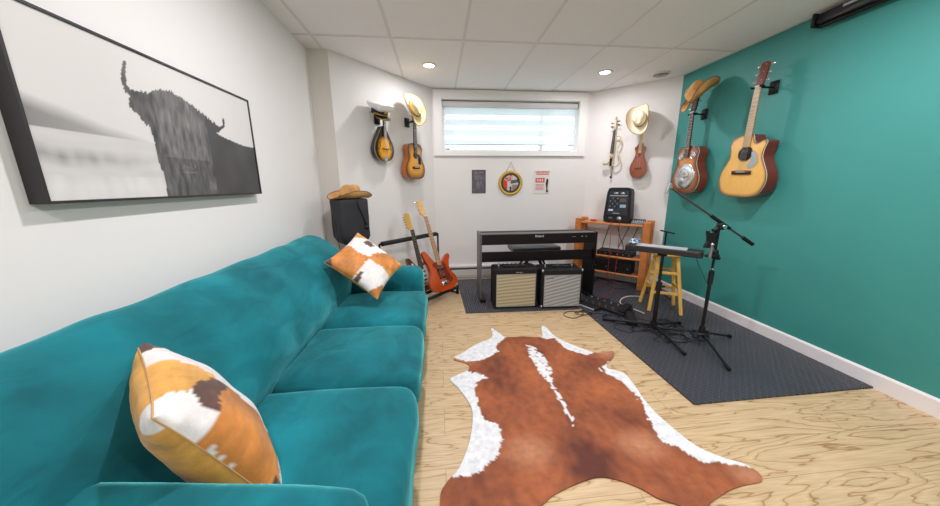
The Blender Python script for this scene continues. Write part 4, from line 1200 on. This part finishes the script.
BASSM = mat('red_orange_lacquer', srgb(182, 70, 24), .22, coat=.7, var=.22, scale=7)
base = V((.040, 3.295, .112)); top = V((-.235, 3.60, 1.13)); up = (top - base).normalized()
bp_ = [(0, 0), (.09, .005), (.155, .06), (.160, .13), (.125, .20), (.108, .26), (.125, .33), (.150, .39), (.135, .425), (.095, .40), (.05, .355), (.0, .345), (-.05, .37), (-.085, .44), (-.115, .50), (-.145, .50), (-.150, .44), (-.125, .34), (-.118, .26), (-.145, .18), (-.165, .10), (-.135, .03), (-.07, .0)]
bp_ = [(x * 1.12, z * .94) for x, z in bp_]
hp4 = [(-.021, 0), (-.045, .03), (-.05, .10), (-.04, .185), (-.01, .205), (.018, .19), (.024, .14), (.018, .05), (.021, 0)]
solid_guitar('bass_guitar', 'red-orange bass guitar with a maple headstock leaning in the rack', frame_m(base, up, (.56, -.80, .2)), bp_, BASSM,
             mat('tortoise_guard', srgb(120, 44, 24), .25, var=.3, scale=30), [(.02, .13), (.10, .08), (.125, .12), (.09, .19), (.085, .26), (.06, .31), (-.05, .33), (-.09, .30), (-.05, .25), (-.05, .18)],
             .29, .86, hp4, MAPLE, [(0, .24, .09, .03), (0, .15, .09, .022)], [(.085, .10), (.105, .135), (.06, .07)], 4)
base = V((-.185, 3.325, .114)); top = V((-.350, 3.362, .958)); up = (top - base).normalized()
ep_ = [(0, 0), (.09, .005), (.145, .05), (.150, .11), (.115, .18), (.10, .23), (.12, .29), (.14, .335), (.125, .36), (.09, .335), (.05, .30), (0, .29), (-.05, .31), (-.09, .37), (-.12, .41), (-.142, .40), (-.14, .34), (-.115, .25), (-.125, .17), (-.155, .09), (-.13, .03), (-.07, 0)]
hp6 = [(-.021, 0), (-.042, .02), (-.046, .10), (-.036, .165), (-.01, .18), (.02, .165), (.022, .12), (.015, .04), (.021, 0)]
solid_guitar('electric_guitar', 'dark sunburst electric guitar with white pickguard behind the red-orange bass', frame_m(base, up, (.60, -.78, .2)), ep_, mat('dark_burst', srgb(96, 42, 20), .22, coat=.7, var=.3, scale=6),
             mat('guard_white', srgb(228, 226, 220), .3), [(.02, .06), (.11, .05), (.12, .10), (.085, .17), (.08, .24), (.10, .31), (.05, .285), (-.05, .29), (-.10, .35), (-.10, .26), (-.06, .16), (-.05, .10)],
             .25, .70, hp6, mat('amber_maple', srgb(206, 160, 62), .3, coat=.5), [(0, .22, .085, .018), (0, .17, .085, .018), (0, .125, .085, .018)], [(.08, .13), (.09, .10), (.10, .07)], 6, board=ROSE)

# ================================================================== DIGITAL PIANO (its back towards the room)
PX0, PX1, PY_, PD = .422, 1.715, 3.17, .27
MZ = .0096   # top of the ribbed mat
EBONY = mat('dark_rosewood_finish', srgb(18, 8, 13), .45, spec=.3, var=.15, scale=5, stretch=(1, 1, 6))
GREYS = mat('piano_side_grey', srgb(90, 90, 94), .4)
pn = thing('digital_piano', 'slim black digital piano on panel legs, its back to the room, behind the amplifiers', 'piano', ((PX0 + PX1) / 2, PY_ + PD / 2, .0112))
hw = (PX1 - PX0) / 2; hd = PD / 2
G().box((0, 0, .685), (2 * hw - .04, PD, .11)).obj('case', EBONY, pn, bev=.004)
G().box((0, -hd + .05, .743), (2 * hw - .04, .10, .006)).obj('top_panel', mat('piano_top', srgb(88, 86, 88), .35), pn, bev=.002)
for sg in (-1, 1):
    sp_ = G().box((sg * (hw - .011), 0, .374), (.022, PD, .748)).obj('side_panel', GREYS if sg < 0 else EBONY, pn, bev=.003)
    G().box((sg * (hw - .032), .0, .018), (.06, PD + .06, .036)).obj('foot', EBONY, pn, bev=.004)
G().box((0, -hd + .05, .49), (2 * hw - .044, .02, .11)).obj('cross_panel', EBONY, pn, bev=.002)
WK = mat('key_white', srgb(238, 236, 230), .3); BK = mat('key_black', (.01, .01, .011), .3)
k0 = G().box((0, 0, .0), (.0222, .145, .016)).obj('white_key', WK, pn, loc=(-.60, .058, .719))
for i in range(1, 52):
    c_ = k0.copy(); C.objects.link(c_); c_.parent = pn; c_.location = (-.60 + i * 1.2 / 51, .058, .719)
b0 = None
for i in range(51):
    if (i % 7) in (1, 4): continue
    if b0 is None:
        b0 = G().box((0, 0, 0), (.012, .09, .014)).obj('black_key', BK, pn, loc=(-.60 + (i + .5) * 1.2 / 51, .034, .731)); continue
    c_ = b0.copy(); C.objects.link(c_); c_.parent = pn; c_.location = (-.60 + (i + .5) * 1.2 / 51, .034, .731)
LG = mat('logo_grey', srgb(190, 184, 180), .4)
text_mesh('Roland', .034, LG, 'logo', pn, (-.005, -hd - .0008, .715), (pi / 2, 0, 0), bold=.0006)
g = G()
for x in (.36, .372, .384, .396): g.box((x, -hd - .0008, .703), (.007, .0012, .003))
g.box((.47, -hd - .0008, .703), (.022, .0012, .006)); g.box((.515, -hd - .0008, .703), (.018, .0012, .004))
g.obj('jack_markings', LG, pn)

bn = thing('piano_bench', 'black padded bench standing behind the digital piano', 'bench', (1.20, 3.80, MZ), (0, 0, rad(3)))
G().rbox((0, 0, .465), (.62, .32, .07), .025, (10, 6, 4), lambda q, u: q + V((0, 0, .01 * (1 - u.x ** 2) * (1 - u.y ** 2) * (u.z > 0)))).obj('seat', mat('bench_vinyl', (.07, .07, .08), .35, var=.1, scale=6), bn)
for sg in (-1, 1):
    G().span((sg * .24, -.13, .012), (sg * .05, -.05, .43), .035, .025).span((sg * .24, .13, .012), (sg * .05, .05, .43), .035, .025).obj('leg', BLACK, bn)


# ================================================================== AMPLIFIERS
def amp(name, label, c, wdt, dep, hgt, rz, grille, logo_x, panel_col, knobs):
    t = thing(name, label, 'amplifier', c, (0, 0, rz))
    G().box((0, 0, hgt / 2 + .012), (wdt, dep, hgt), bev=.012).obj('cabinet', TOLEX, t)
    gm = mat(grille[0], grille[1], .75)
    n = gm.node_tree.nodes; l = gm.node_tree.links
    if not any(x.name == 'weave' for x in n):
        tc = n.new('ShaderNodeTexCoord'); mp = n.new('ShaderNodeMapping'); mp.inputs['Scale'].default_value = (1, 1, grille[3]); mp.inputs['Rotation'].default_value = (0, rad(grille[4]), 0)
        wv = n.new('ShaderNodeTexWave'); wv.name = 'weave'; wv.bands_direction = 'Z'; wv.inputs['Scale'].default_value = 9; wv.inputs['Distortion'].default_value = 1.6; wv.inputs['Detail'].default_value = 1; wv.inputs['Detail Scale'].default_value = .6
        ck = n.new('ShaderNodeTexNoise'); ck.inputs['Scale'].default_value = 260
        ad = n.new('ShaderNodeMath'); ad.operation = 'MULTIPLY_ADD'; ad.inputs[1].default_value = .55; ad.inputs[2].default_value = .0
        a2 = n.new('ShaderNodeMath'); a2.operation = 'MULTIPLY_ADD'; a2.inputs[1].default_value = .75
        mx = n.new('ShaderNodeMix'); mx.data_type = 'RGBA'; mx.inputs['A'].default_value = (*grille[2], 1); mx.inputs['B'].default_value = (*grille[1], 1)
        l.new(tc.outputs['Object'], mp.inputs[0]); l.new(mp.outputs[0], wv.inputs[0]); l.new(tc.outputs['Object'], ck.inputs[0])
        l.new(wv.outputs['Fac'], ad.inputs[0]); l.new(ck.outputs[0], a2.inputs[0]); l.new(ad.outputs[0], a2.inputs[2]); l.new(a2.outputs[0], mx.inputs['Factor']); l.new(mx.outputs['Result'], n['Principled BSDF'].inputs['Base Color'])
    gz = (hgt - .075) / 2 + .028
    G().box((0, -dep / 2 - .001, gz), (wdt - .055, .006, hgt - .075), bev=.002).obj('grille_cloth', gm, t)
    g = G()
    for a, b, c1, d1 in ((0, gz + (hgt - .075) / 2, wdt - .05, .006), (0, gz - (hgt - .075) / 2, wdt - .05, .006)): g.box((a, -dep / 2 - .004, b), (c1, .006, d1))
    for sg in (-1, 1): g.box((sg * (wdt - .055) / 2, -dep / 2 - .004, gz), (.006, .006, hgt - .075))
    g.obj('grille_piping', mat('piping', srgb(150, 146, 138), .5), t)
    bd = G().rbox((logo_x, -dep / 2 - .005, hgt - (.028 if knobs == 5 else .075)), (.075, .004, .014), .002, (2, 2, 2)).tube([(logo_x - .034, -dep / 2 - .008, hgt - (.032 if knobs == 5 else .079)), (logo_x - .012, -dep / 2 - .008, hgt - (.024 if knobs == 5 else .071)), (logo_x + .008, -dep / 2 - .008, hgt - (.032 if knobs == 5 else .079)), (logo_x + .034, -dep / 2 - .008, hgt - (.024 if knobs == 5 else .071))], .0018, 6, smooth=4, mi=1)
    bd.obj('badge', [mat('badge_dark', srgb(84, 82, 80), .4, .4), CHROME], t)
    cpn = G().box((0, .0, hgt + .0135), (wdt - .06, dep - .09, .004), bev=.001).obj('control_panel', mat('panel_' + name, panel_col, .35, .4), t)
    for i in range(knobs + 3):
        x = -wdt / 2 + .07 + i * (wdt - .14) / (knobs + 2)
        G().cyl((x, .02, hgt + .015), (x, .02, hgt + .035), .012, .009, 12).obj('knob', BLACKP if i % 4 else CHROME, cpn)
    G().tube([(-.10, -.06, hgt + .016), (-.085, -.06, hgt + .032), (.085, -.06, hgt + .032), (.10, -.06, hgt + .016)], .009, 8, smooth=4).obj('handle', BLACKP, t)
    for sx_ in (-1, 1):
        for sy_ in (-1, 1): G().cyl((sx_ * (wdt / 2 - .04), sy_ * (dep / 2 - .04), 0), (sx_ * (wdt / 2 - .04), sy_ * (dep / 2 - .04), .014), .012).obj('foot', RUBBER, t)
    for sx_ in (-1, 1):
        for z in (.025, hgt): G().rbox((sx_ * (wdt / 2 - .008), -dep / 2 + .010, z), (.024, .026, .028), .009, (3, 3, 3)).obj('corner', STEEL if knobs != 5 else BLACK, t)
    return t


amp('guitar_amplifier', 'black guitar amplifier with cream grille cloth, left of the pair under the piano', (.765, 3.055, MZ), .455, .22, .415, rad(-1), ('grille_cream', srgb(190, 178, 146), srgb(112, 100, 78), 1.0, 4), .03, (.02, .02, .022), 5)
amp('guitar_amplifier', 'black guitar amplifier with silver-grey grille cloth, right of the pair under the piano', (1.235, 3.015, MZ), .425, .24, .405, rad(-2), ('grille_silver', srgb(176, 176, 174), srgb(84, 84, 86), 1.0, 14), -.13, (.18, .19, .20), 6)

# ================================================================== DESK in the right corner
def D3(s, off, z): return onR(s, z, off)
dk = placed('desk', 'orange pine desk with posts and two lower shelves in the right corner', 'desk', frame_m(onR(.45, 0, .18), (0, 0, 1), RN))
# local x runs along the wall, -y is the front
DT = MT if False else .011
for (x, y, nm) in ((-.40, -.12, 0), (.395, -.12, 1), (-.40, .10, 2), (.395, .10, 3)):
    G().box((-x, y, DT + .41), (.075, .06, .82), bev=.004).obj('post', PINE, dk)
for sg in (-1, 1):
    G().box((sg * .397, -.01, .775), (.03, .16, .07)).box((sg * .397, -.01, .30), (.03, .16, .06)).obj('side_rail', PINE, dk)
G().box((0, -.01, .785), (.715, .29, .022), bev=.003).obj('tabletop', PINEH, dk)
G().box((0, -.01, .375), (.755, .26, .02), bev=.003).obj('shelf', PINEH, dk)
G().box((0, -.01, .165), (.755, .24, .02), bev=.003).obj('shelf', PINEH, dk)


# orientation check: the frame's x axis
def desk_pt(s, off, z): return onR(s, z, off)


# powered mixer box on the desk
t = placed('powered_mixer', 'black powered mixer speaker standing on the desk, its control panel facing out', 'mixer', frame_m(onR(.505, .802, .19), V((RN.x * -.06, RN.y * -.06, 1)), RN))
P = [(-.150, 0), (-.155, .06), (-.135, .36), (-.12, .405), (-.09, .415), (.09, .415), (.12, .405), (.135, .36), (.155, .06), (.150, 0)]
G().prism(P, -.10, .07).obj('cabinet', BLACKP, t, bev=.012)
pl_ = G().prism([(-.118, .085), (-.105, .375), (.105, .375), (.118, .085)], -.1045, -.099).obj('control_panel', mat('panel_dark', srgb(38, 42, 52), .4), t)
G().box((0, -.106, .318), (.20, .003, .010)).obj('stripe', mat('print_pale', srgb(165, 170, 178), .4), pl_)
for r_ in range(4):
    for c_ in range(4):
        G().cyl((-.088 + c_ * .027, -.104, .285 - r_ * .032), (-.088 + c_ * .027, -.115, .285 - r_ * .032), .008, .006, 10).obj('knob', mat('knob_grey', srgb(132, 138, 146), .4) if (r_ + c_) % 2 else BLACKP, pl_)
G().box((.055, -.106, .265), (.07, .003, .045)).obj('level_chart', mat('panel_brown', srgb(96, 78, 70), .5), pl_)
G().box((.058, -.106, .195), (.065, .003, .036)).obj('display', mat('label_blue', srgb(150, 186, 200), .3), pl_)
G().box((-.075, -.106, .145), (.055, .003, .022)).obj('name_label', mat('label_white', srgb(214, 218, 222), .4), pl_)
G().box((-.01, -.106, .108), (.075, .003, .009)).obj('name_strip', mat('print_pale', srgb(165, 170, 178), .4), pl_)
for x in (-.03, .045): G().rbox((x, -.107, .345), (.05, .008, .022), .003, (2, 2, 2)).obj('port', STEEL, pl_)
G().rbox((.03, -.102, .045), (.05, .008, .04), .006, (2, 2, 2)).obj('power_inlet', STEEL, t)
G().rbox((-.07, -.102, .045), (.05, .008, .03), .006, (2, 2, 2)).obj('socket', mat('panel_grey', srgb(70, 74, 80), .4), t)
# small mixer
t = placed('small_mixer', 'small grey mixing console at the right end of the desk', 'mixer', frame_m(onR(.737, .7975, .20), (0, 0, 1), RN))
t.scale = (.78, .9, 1)
G().add([(-.085, -.09, 0), (.085, -.09, 0), (.085, .08, 0), (-.085, .08, 0), (-.085, -.09, .022), (.085, -.09, .022), (.085, .08, .05), (-.085, .08, .05)], [(0, 1, 2, 3), (4, 5, 6, 7), (0, 1, 5, 4), (1, 2, 6, 5), (2, 3, 7, 6), (3, 0, 4, 7)], sm=False).obj('case', mat('mixer_grey', srgb(120, 128, 134), .4), t, bev=.004)
for i in range(5):
    for j in range(3):
        y = -.06 + j * .045; z = .022 + (y + .09) / .17 * .028
        G().cyl((-.064 + i * .032, y, z), (-.064 + i * .032, y, z + .014), .006, .005, 8).obj('knob', BLACKP if j else mat('knob_white', srgb(220, 220, 220), .4), t)
# black units on the shelves
def unit(label, s, off, z, wd, dp, hh, leds):
    t = placed('rack_unit', label, 'audio unit', frame_m(onR(s, z, off), (0, 0, 1), RN))
    G().box((0, 0, hh / 2), (wd, dp, hh), bev=.004).obj('case', BLACKP, t)
    fp = G().box((0, -dp / 2 - .002, hh / 2), (wd - .01, .005, hh - .012)).obj('front_panel', mat('unit_front', srgb(40, 36, 38), .35, .3), t)
    for i in range(leds): G().cyl((-wd / 2 + .04 + i * (wd - .08) / max(1, leds - 1), -dp / 2 - .004, hh / 2), (-wd / 2 + .04 + i * (wd - .08) / max(1, leds - 1), -dp / 2 - .014, hh / 2), .009, .008, 10).obj('knob', STEEL, fp)
unit('flat black audio unit with knobs on the middle shelf of the desk', .52, .19, .386, .42, .20, .055, 6)
unit('thick black audio unit on the lower shelf of the desk', .50, .19, .176, .46, .20, .13, 4)
# little red adaptors on the left end of the desk
t = placed('cable_adaptor', 'small red adaptor lying on the left end of the desk', 'adaptor', frame_m(onR(.22, .797, .24), (0, 0, 1), RN))
REDP = mat('red_plastic', srgb(190, 60, 60), .4)
G().rbox((0, 0, .014), (.07, .03, .026), .008, (3, 3, 3)).obj('housing', REDP, t)
G().cyl((.035, 0, .014), (.06, 0, .014), .005).obj('plug', STEEL, t)

# ================================================================== MUSIC STAND with flat tray
t = thing('music_stand', 'black tripod stand carrying a thick flat tray with a pale top', 'stand', (1.82, 2.30, MT))
G().cyl((0, 0, .05), (0, 0, .44), .016).cyl((0, 0, .40), (0, 0, .70), .011).obj('pole', BLACK, t)
G().cyl((0, 0, .38), (0, 0, .45), .022).cyl((.015, 0, .41), (.05, .0, .41), .009).obj('collar', BLACKP, t)
G().cyl((0, 0, .03), (0, 0, .10), .026).obj('hub', BLACKP, t)
for (x, y) in ((-.31, .27), (-.03, -.39), (.34, .11)):
    l_ = G().cyl((0, 0, .07), (x * .96, y * .96, .018), .011, .010).obj('leg', BLACK, t)
    G().cyl((x * .93, y * .93, .018), (x, y, .014), .0135).obj('leg_tip', RUBBER, l_)
ty = M.Translation((.03, .045, .715)) @ M.Rotation(rad(-44.6), 4, 'Z') @ M.Rotation(rad(-2), 4, 'X')
G().box((0, 0, .0), (.545, .185, .046), bev=.006, T=ty).obj('tray', mat('tray_black', (.016, .014, .015), .4), t)
G().box((-.015, .01, .0245), (.36, .15, .003), T=ty).obj('pale_top', mat('pale_sheet', srgb(176, 180, 184), .5), t)
G().rbox((0, 0, -.035), (.07, .07, .03), .008, (2, 2, 2), T=ty).obj('mount', BLACKP, t)
cl = G().rbox((0, 0, 0), (.085, .06, .036), .016, (12, 10, 8), lambda q, u: q + V((nz(q.x, q.y, q.z, 40), nz(q.y, q.z, q.x, 40), abs(nz(q.z, q.x, q.y, 40)))) * .010)
vs_ = []
for v in cl.v:
    k = nz(v[0] * 40, v[1] * 40, v[2] * 40)
    vs_.append(srgb(40, 80, 150) if k < -.15 else (srgb(30, 130, 120) if k > .22 else srgb(225, 230, 232)))
cl.c = vs_
o = cl.obj('cloth', colmat('cloth_print', .8)); o.location = (1.82 + .03 - .155, 2.30 + .045 + .155, MT + .715 + .0465); o.rotation_euler = (0, 0, rad(-44))
tag(o, 'small crumpled blue, green and white cloth on the left end of the tray', 'cloth')

# ================================================================== MICROPHONE STAND
t = thing('microphone_stand', 'tall black tripod boom microphone stand in front of the teal wall', 'microphone stand', (2.055, 2.07, MT))
G().cyl((0, 0, .08), (0, 0, .56), .0125).cyl((0, 0, .54), (0, 0, .94), .009).obj('pole', BLACK, t)
G().cyl((0, 0, .50), (0, 0, .60), .018).obj('collar', BLACKP, t); G().cyl((0, 0, .615), (0, 0, .625), .0135).obj('clutch_ring', CHROME, t)
G().cyl((0, 0, .06), (0, 0, .15), .026, .02).obj('hub', BLACKP, t)
for (x, y) in ((-.12, -.375), (.325, .055), (-.24, .29)):
    l_ = G().cyl((0, 0, .10), (x * .97, y * .97, .018), .009).obj('leg', BLACK, t)
    G().cyl((x * .90, y * .90, .024), (x, y, .014), .0125).obj('leg_tip', RUBBER, l_)
b0_, b1_ = V((.28, -.01, .808)), V((-.375, .06, 1.222)); bd_ = (b1_ - b0_).normalized()
bm_ = G().cyl(b0_, b1_, .0075).obj('boom_arm', mat('grey_metal', (.10, .10, .11), .3, .7), t)
G().cyl(b0_ - bd_ * .01, b0_ + bd_ * .09, .0135).obj('boom_grip', RUBBER, bm_)
G().cyl(b0_ + bd_ * .22, b0_ + bd_ * .40, .013).obj('boom_sleeve', BLACKP, bm_)
G().rbox((0.0, -.012, .945), (.05, .045, .05), .012, (4, 4, 4)).cyl((-.03, -.015, .93), (-.06, -.015, .915), .016, .014).obj('boom_clutch', BLACKP, t)
G().cyl((0, -.04, .945), (0, -.05, .945), .015).obj('clutch_screw', CHROME, t)
e_ = b1_
G().cyl(e_, e_ + V((-.012, 0, .03)), .011).cyl(e_ + V((-.012, 0, .03)), e_ + V((-.035, 0, -.04)), .012, .009).obj('microphone_clip', mat('clip_grey', (.35, .36, .38), .3, .6), bm_)
# holder clamped on the pole
h_ = G().prism([(-.045, .0), (-.04, .02), (-.026, .05), (-.03, .085), (-.04, .105), (-.04, .125), (-.028, .125), (-.028, .11), (.028, .11), (.028, .125), (.04, .125), (.04, .105), (.03, .085), (.026, .05), (.04, .02), (.045, .0)], -.012, .012, T=M.Translation((-.070, -.02, .79)), smooth=False).obj('device_holder', BLACKP, t)
G().cyl((-.068, -.035, .80), (-.068, -.03, .72), .012).sph((-.068, -.035, .815), .014).obj('ball_joint', STEEL, h_)
G().rbox((-.03, -.01, .725), (.10, .035, .022), .006, (3, 2, 2)).rbox((0, 0, .735), (.036, .04, .07), .01, (3, 3, 3)).cyl((.02, 0, .70), (.045, 0, .70), .012).obj('pole_clamp', BLACKP, h_)

# low stand behind the stool
t = thing('microphone_stand', 'small thin black T-topped stand behind the wooden stool', 'microphone stand', (2.45, 3.09, MT))
G().cyl((0, 0, .03), (0, 0, .745), .008).obj('pole', BLACK, t); G().cyl((-.01, .075, .748), (-.0, -.115, .742), .008).obj('cross_bar', BLACKP, t)
for (x, y) in ((.04, -.20), (-.15, .09), (.11, .13)): G().cyl((0, 0, .07), (x, y, .012), .008).obj('leg', BLACK, t)

# ================================================================== STOOL
t = thing('wooden_stool', 'light yellow wooden stool with square legs behind the tray stand', 'stool', (2.235, 2.775, MT))
G().lathe([(.001, .575), (.15, .575), (.162, .582), (.165, .592), (.160, .604), (.14, .608), (.001, .606)], 36).obj('seat', YPINE, t)
tp = [(-.075, -.085), (.085, -.085), (.085, .075), (-.075, .075)]; bt = [(-.155, -.05), (.075, -.195), (.20, .06), (-.09, .19)]
tp = [(-.095, -.02), (.04, -.095), (.10, .035), (-.035, .10)]
def lp(i, z): k = (z - .0) / .575; return V((bt[i][0] + (tp[i][0] - bt[i][0]) * k, bt[i][1] + (tp[i][1] - bt[i][1]) * k, z))
dirn = (V((bt[1][0] - bt[0][0], bt[1][1] - bt[0][1], 0))).normalized()
for i in range(4): G().span(lp(i, .004), lp(i, .575), .034, .030, up=dirn, bev=.003).obj('leg', YPINE, t)
for i, j, z in ((0, 1, .20), (1, 2, .25), (2, 3, .20), (3, 0, .25), (0, 1, .40), (1, 2, .36), (2, 3, .40), (3, 0, .36)):
    G().span(lp(i, z), lp(j, z), .018, .026, bev=.003).obj('rung', YPINE, t)

# ================================================================== PEDALS AND CABLES ON THE MATS
t = thing('pedalboard', 'long black multi-effects pedalboard on the mat beside the silver-grilled amplifier', 'pedal', (1.698, 2.86, MT), (0, 0, rad(-60)))
G().add([(-.24, -.09, 0), (.24, -.09, 0), (.24, .09, 0), (-.24, .09, 0), (-.24, -.09, .03), (.24, -.09, .03), (.24, .09, .055), (-.24, .09, .055)], [(0, 1, 2, 3), (4, 5, 6, 7), (0, 1, 5, 4), (1, 2, 6, 5), (2, 3, 7, 6), (3, 0, 4, 7)], sm=False).obj('case', mat('pedal_metal', (.03, .03, .034), .35, .5), t, bev=.005)
for i in range(5):
    G().cyl((-.19 + i * .075, -.055, .032), (-.19 + i * .075, -.055, .047), .012).obj('footswitch', STEEL, t)
    G().cyl((-.19 + i * .075, .04, .046), (-.19 + i * .075, .04, .060), .008).obj('knob', mat('knob_grey', srgb(132, 138, 146), .4), t)
G().rbox((.20, .0, .060), (.07, .16, .018), .006, (3, 6, 2), rot=Euler((rad(14), 0, 0))).obj('treadle', RUBBER, t)
t = thing('expression_pedal', 'small black foot pedal beside the long pedalboard near the tray stand', 'pedal', (1.752, 2.515, MT), (0, 0, rad(-25)))
G().rbox((0, 0, .015), (.09, .19, .03), .008, (4, 6, 2)).obj('base', BLACKP, t)
G().rbox((0, .0, .048), (.075, .185, .012), .005, (4, 6, 2), rot=Euler((rad(10), 0, 0))).obj('treadle', RUBBER, t)
t = thing('foot_pedal', 'low black pedal with a pale edge lying by the right side of the silver-grilled amplifier', 'pedal', (1.534, 2.875, MT), (0, 0, rad(-62)))
G().rbox((0, 0, .016), (.20, .08, .03), .008, (6, 4, 2)).obj('base', BLACKP, t); G().box((0, -.041, .012), (.15, .004, .012)).obj('edge_strip', mat('label_white', srgb(214, 218, 222), .4), t)


def cable(label, pts, m_, r=.0035, name='cable', cat='cable'):
    o = G().tube(pts, r, 6, smooth=7).obj(name, m_)
    # origin at the first point
    p = V(o.data.vertices[0].co); o.data.transform(M.Translation(-p)); o.location = p
    return tag(o, label, cat)


zc = MT + .0045; zw = .0045
CB = mat('cable_black', (.01, .01, .011), .45); CR = mat('cable_red', srgb(176, 44, 56), .45); CW = mat('cable_white', srgb(212, 200, 190), .5)
cable('thin black cable looping onto the wood floor in front of the silver-grilled amplifier', [(1.50, 2.90, zc), (1.44, 2.83, zc - .003), (1.38, 2.72, zw), (1.26, 2.66, zw), (1.20, 2.74, zw), (1.28, 2.82, zw), (1.40, 2.80, zw), (1.49, 2.74, zc), (1.58, 2.70, zc), (1.66, 2.66, zc)], CB)
cable('black cable snaking in loops along the left edge of the dark mat', [(1.60, 2.68, zc), (1.53, 2.60, zc), (1.60, 2.50, zc), (1.70, 2.42, zc), (1.62, 2.30, zc), (1.53, 2.40, zc), (1.60, 2.46, zc + .008), (1.78, 2.44, zc), (1.90, 2.40, zc), (1.98, 2.30, zc)], CB)
cable('black cable running along the mat between the two tripod bases', [(1.86, 2.40, zc), (1.95, 2.30, zc), (1.90, 2.20, zc), (1.98, 2.14, zc), (2.02, 2.20, zc), (1.92, 2.28, zc + .008), (1.80, 2.20, zc), (1.72, 2.16, zc), (1.80, 2.10, zc), (1.95, 2.10, zc)], CB)
cable('black cable in a wide loop behind the tray stand, on the mat', [(2.02, 2.50, zc), (2.12, 2.46, zc), (2.14, 2.34, zc), (2.04, 2.26, zc), (1.94, 2.48, zc), (1.86, 2.56, zc), (1.78, 2.74, zc), (1.86, 2.90, zc), (2.0, 3.0, zc)], CB)
pts = []
for k in range(46):
    a = k * .82; r = .045 + .022 * sin(k * 1.7) + .014 * cos(k * .9); pts.append((2.055 + cos(a) * r, 2.07 + sin(a) * r, MT + .045 + .055 * (.5 + .5 * sin(k * .61))))
cable('tangle of black cable wound around the base of the boom microphone stand', pts, CB, .0052)
pts = []
for k in range(30):
    a = k * .95; r = .055 + .03 * sin(k * 1.3); pts.append((1.825 + cos(a) * r, 2.30 + sin(a) * r, MT + .016 + .012 * (1 + sin(k * .8))))
cable('coil of black cable around the base of the tray stand', pts, CB)
cable('cream cable curving across the dark mat from the stool to the desk', [(2.28, 3.10, zc), (2.14, 3.13, zc), (2.02, 3.08, zc), (1.93, 2.98, zc), (1.90, 2.86, zc), (1.96, 2.76, zc), (1.99, 2.66, zc)], CW, .006)
def hang(label, pts, m_, r=.0035): return cable(label, pts, m_, r)
f1 = onR(.50, .80, .345); 
hang('red cable hanging down the front of the desk, left of two', [onR(.50, .79, .05) * 0 + onR(.47, .802, .31), onR(.47, .79, .345), onR(.475, .55, .345), onR(.48, .25, .35), onR(.46, .03, .36), onR(.36, zc, .50), onR(.30, zc, .70)], CR)
hang('red cable hanging down the front of the desk, right of two', [onR(.56, .802, .31), onR(.56, .79, .345), onR(.575, .50, .35), onR(.565, .22, .355), onR(.57, .03, .37), onR(.60, zc, .55), onR(.56, zc, .85), onR(.60, zc, 1.0)], CR)
for k, (s0, s1) in enumerate(((.36, .30), (.46, .56), (.60, .50), (.70, .62))):
    hang(['black cable', 'crossing black cable', 'slanting black cable', 'black cable nearest the right post'][k] + ' hanging behind the desk between tabletop and middle shelf', [onR(s0, .805, .022), onR(s0 + .005, .74, .020), onR((s0 + s1) / 2, .58, .024), onR(s1, .44, .020), onR(s1 - .02, .12, .022)], CB, .0045)
hang('black cable pile end lying under the desk on the mat', [onR(.15, zc, .30), onR(.25, zc, .36), onR(.33, zc, .28), onR(.24, zc + .008, .24), onR(.20, zc, .38), onR(.38, zc, .42), onR(.50, zc, .36), onR(.62, zc, .44), onR(.70, zc, .34)], CB, .004)
hang('grey cable lying under the desk on the mat', [onR(.20, zc, .20), onR(.30, zc, .17), onR(.42, zc, .22), onR(.50, zc, .16), onR(.60, zc, .21), onR(.68, zc, .15)], mat('cable_grey', srgb(130, 134, 140), .5), .004)
cable('thin grey cable drooping from the tray stand to the boom stand', [(2.02, 2.20, MT + .70), (2.04, 2.18, MT + .62), (2.05, 2.14, MT + .56), (2.055, 2.10, MT + .50)], CB, .0025)

for k, (cx_, cy_, rr, lb) in enumerate(((1.62, 2.60, .07, 'black cable loop by the small foot pedal'), (1.93, 2.16, .085, 'black cable loop between the tripod bases, nearest the cowhide'), (2.0, 2.42, .10, 'black cable loop between the stool and the tripod bases'), (1.74, 2.36, .065, 'black cable loop on the left of the tray stand base'), (1.40, 2.74, .06, 'small black cable loop at the corner of the ribbed mat'), (1.72, 3.05, .09, 'black cable loop beyond the long pedalboard'))):
    pts = []
    for i in range(17):
        a = i * 2 * pi / 8.5 + k; r = rr * (1 + .25 * sin(a * 1.7 + k)); zz = zc if cx_ > 1.47 else .0135
        pts.append((cx_ + cos(a) * r * 1.2, cy_ + sin(a) * r * .8, zz + .004 * (i % 3)))
    cable(lb, pts, CB)
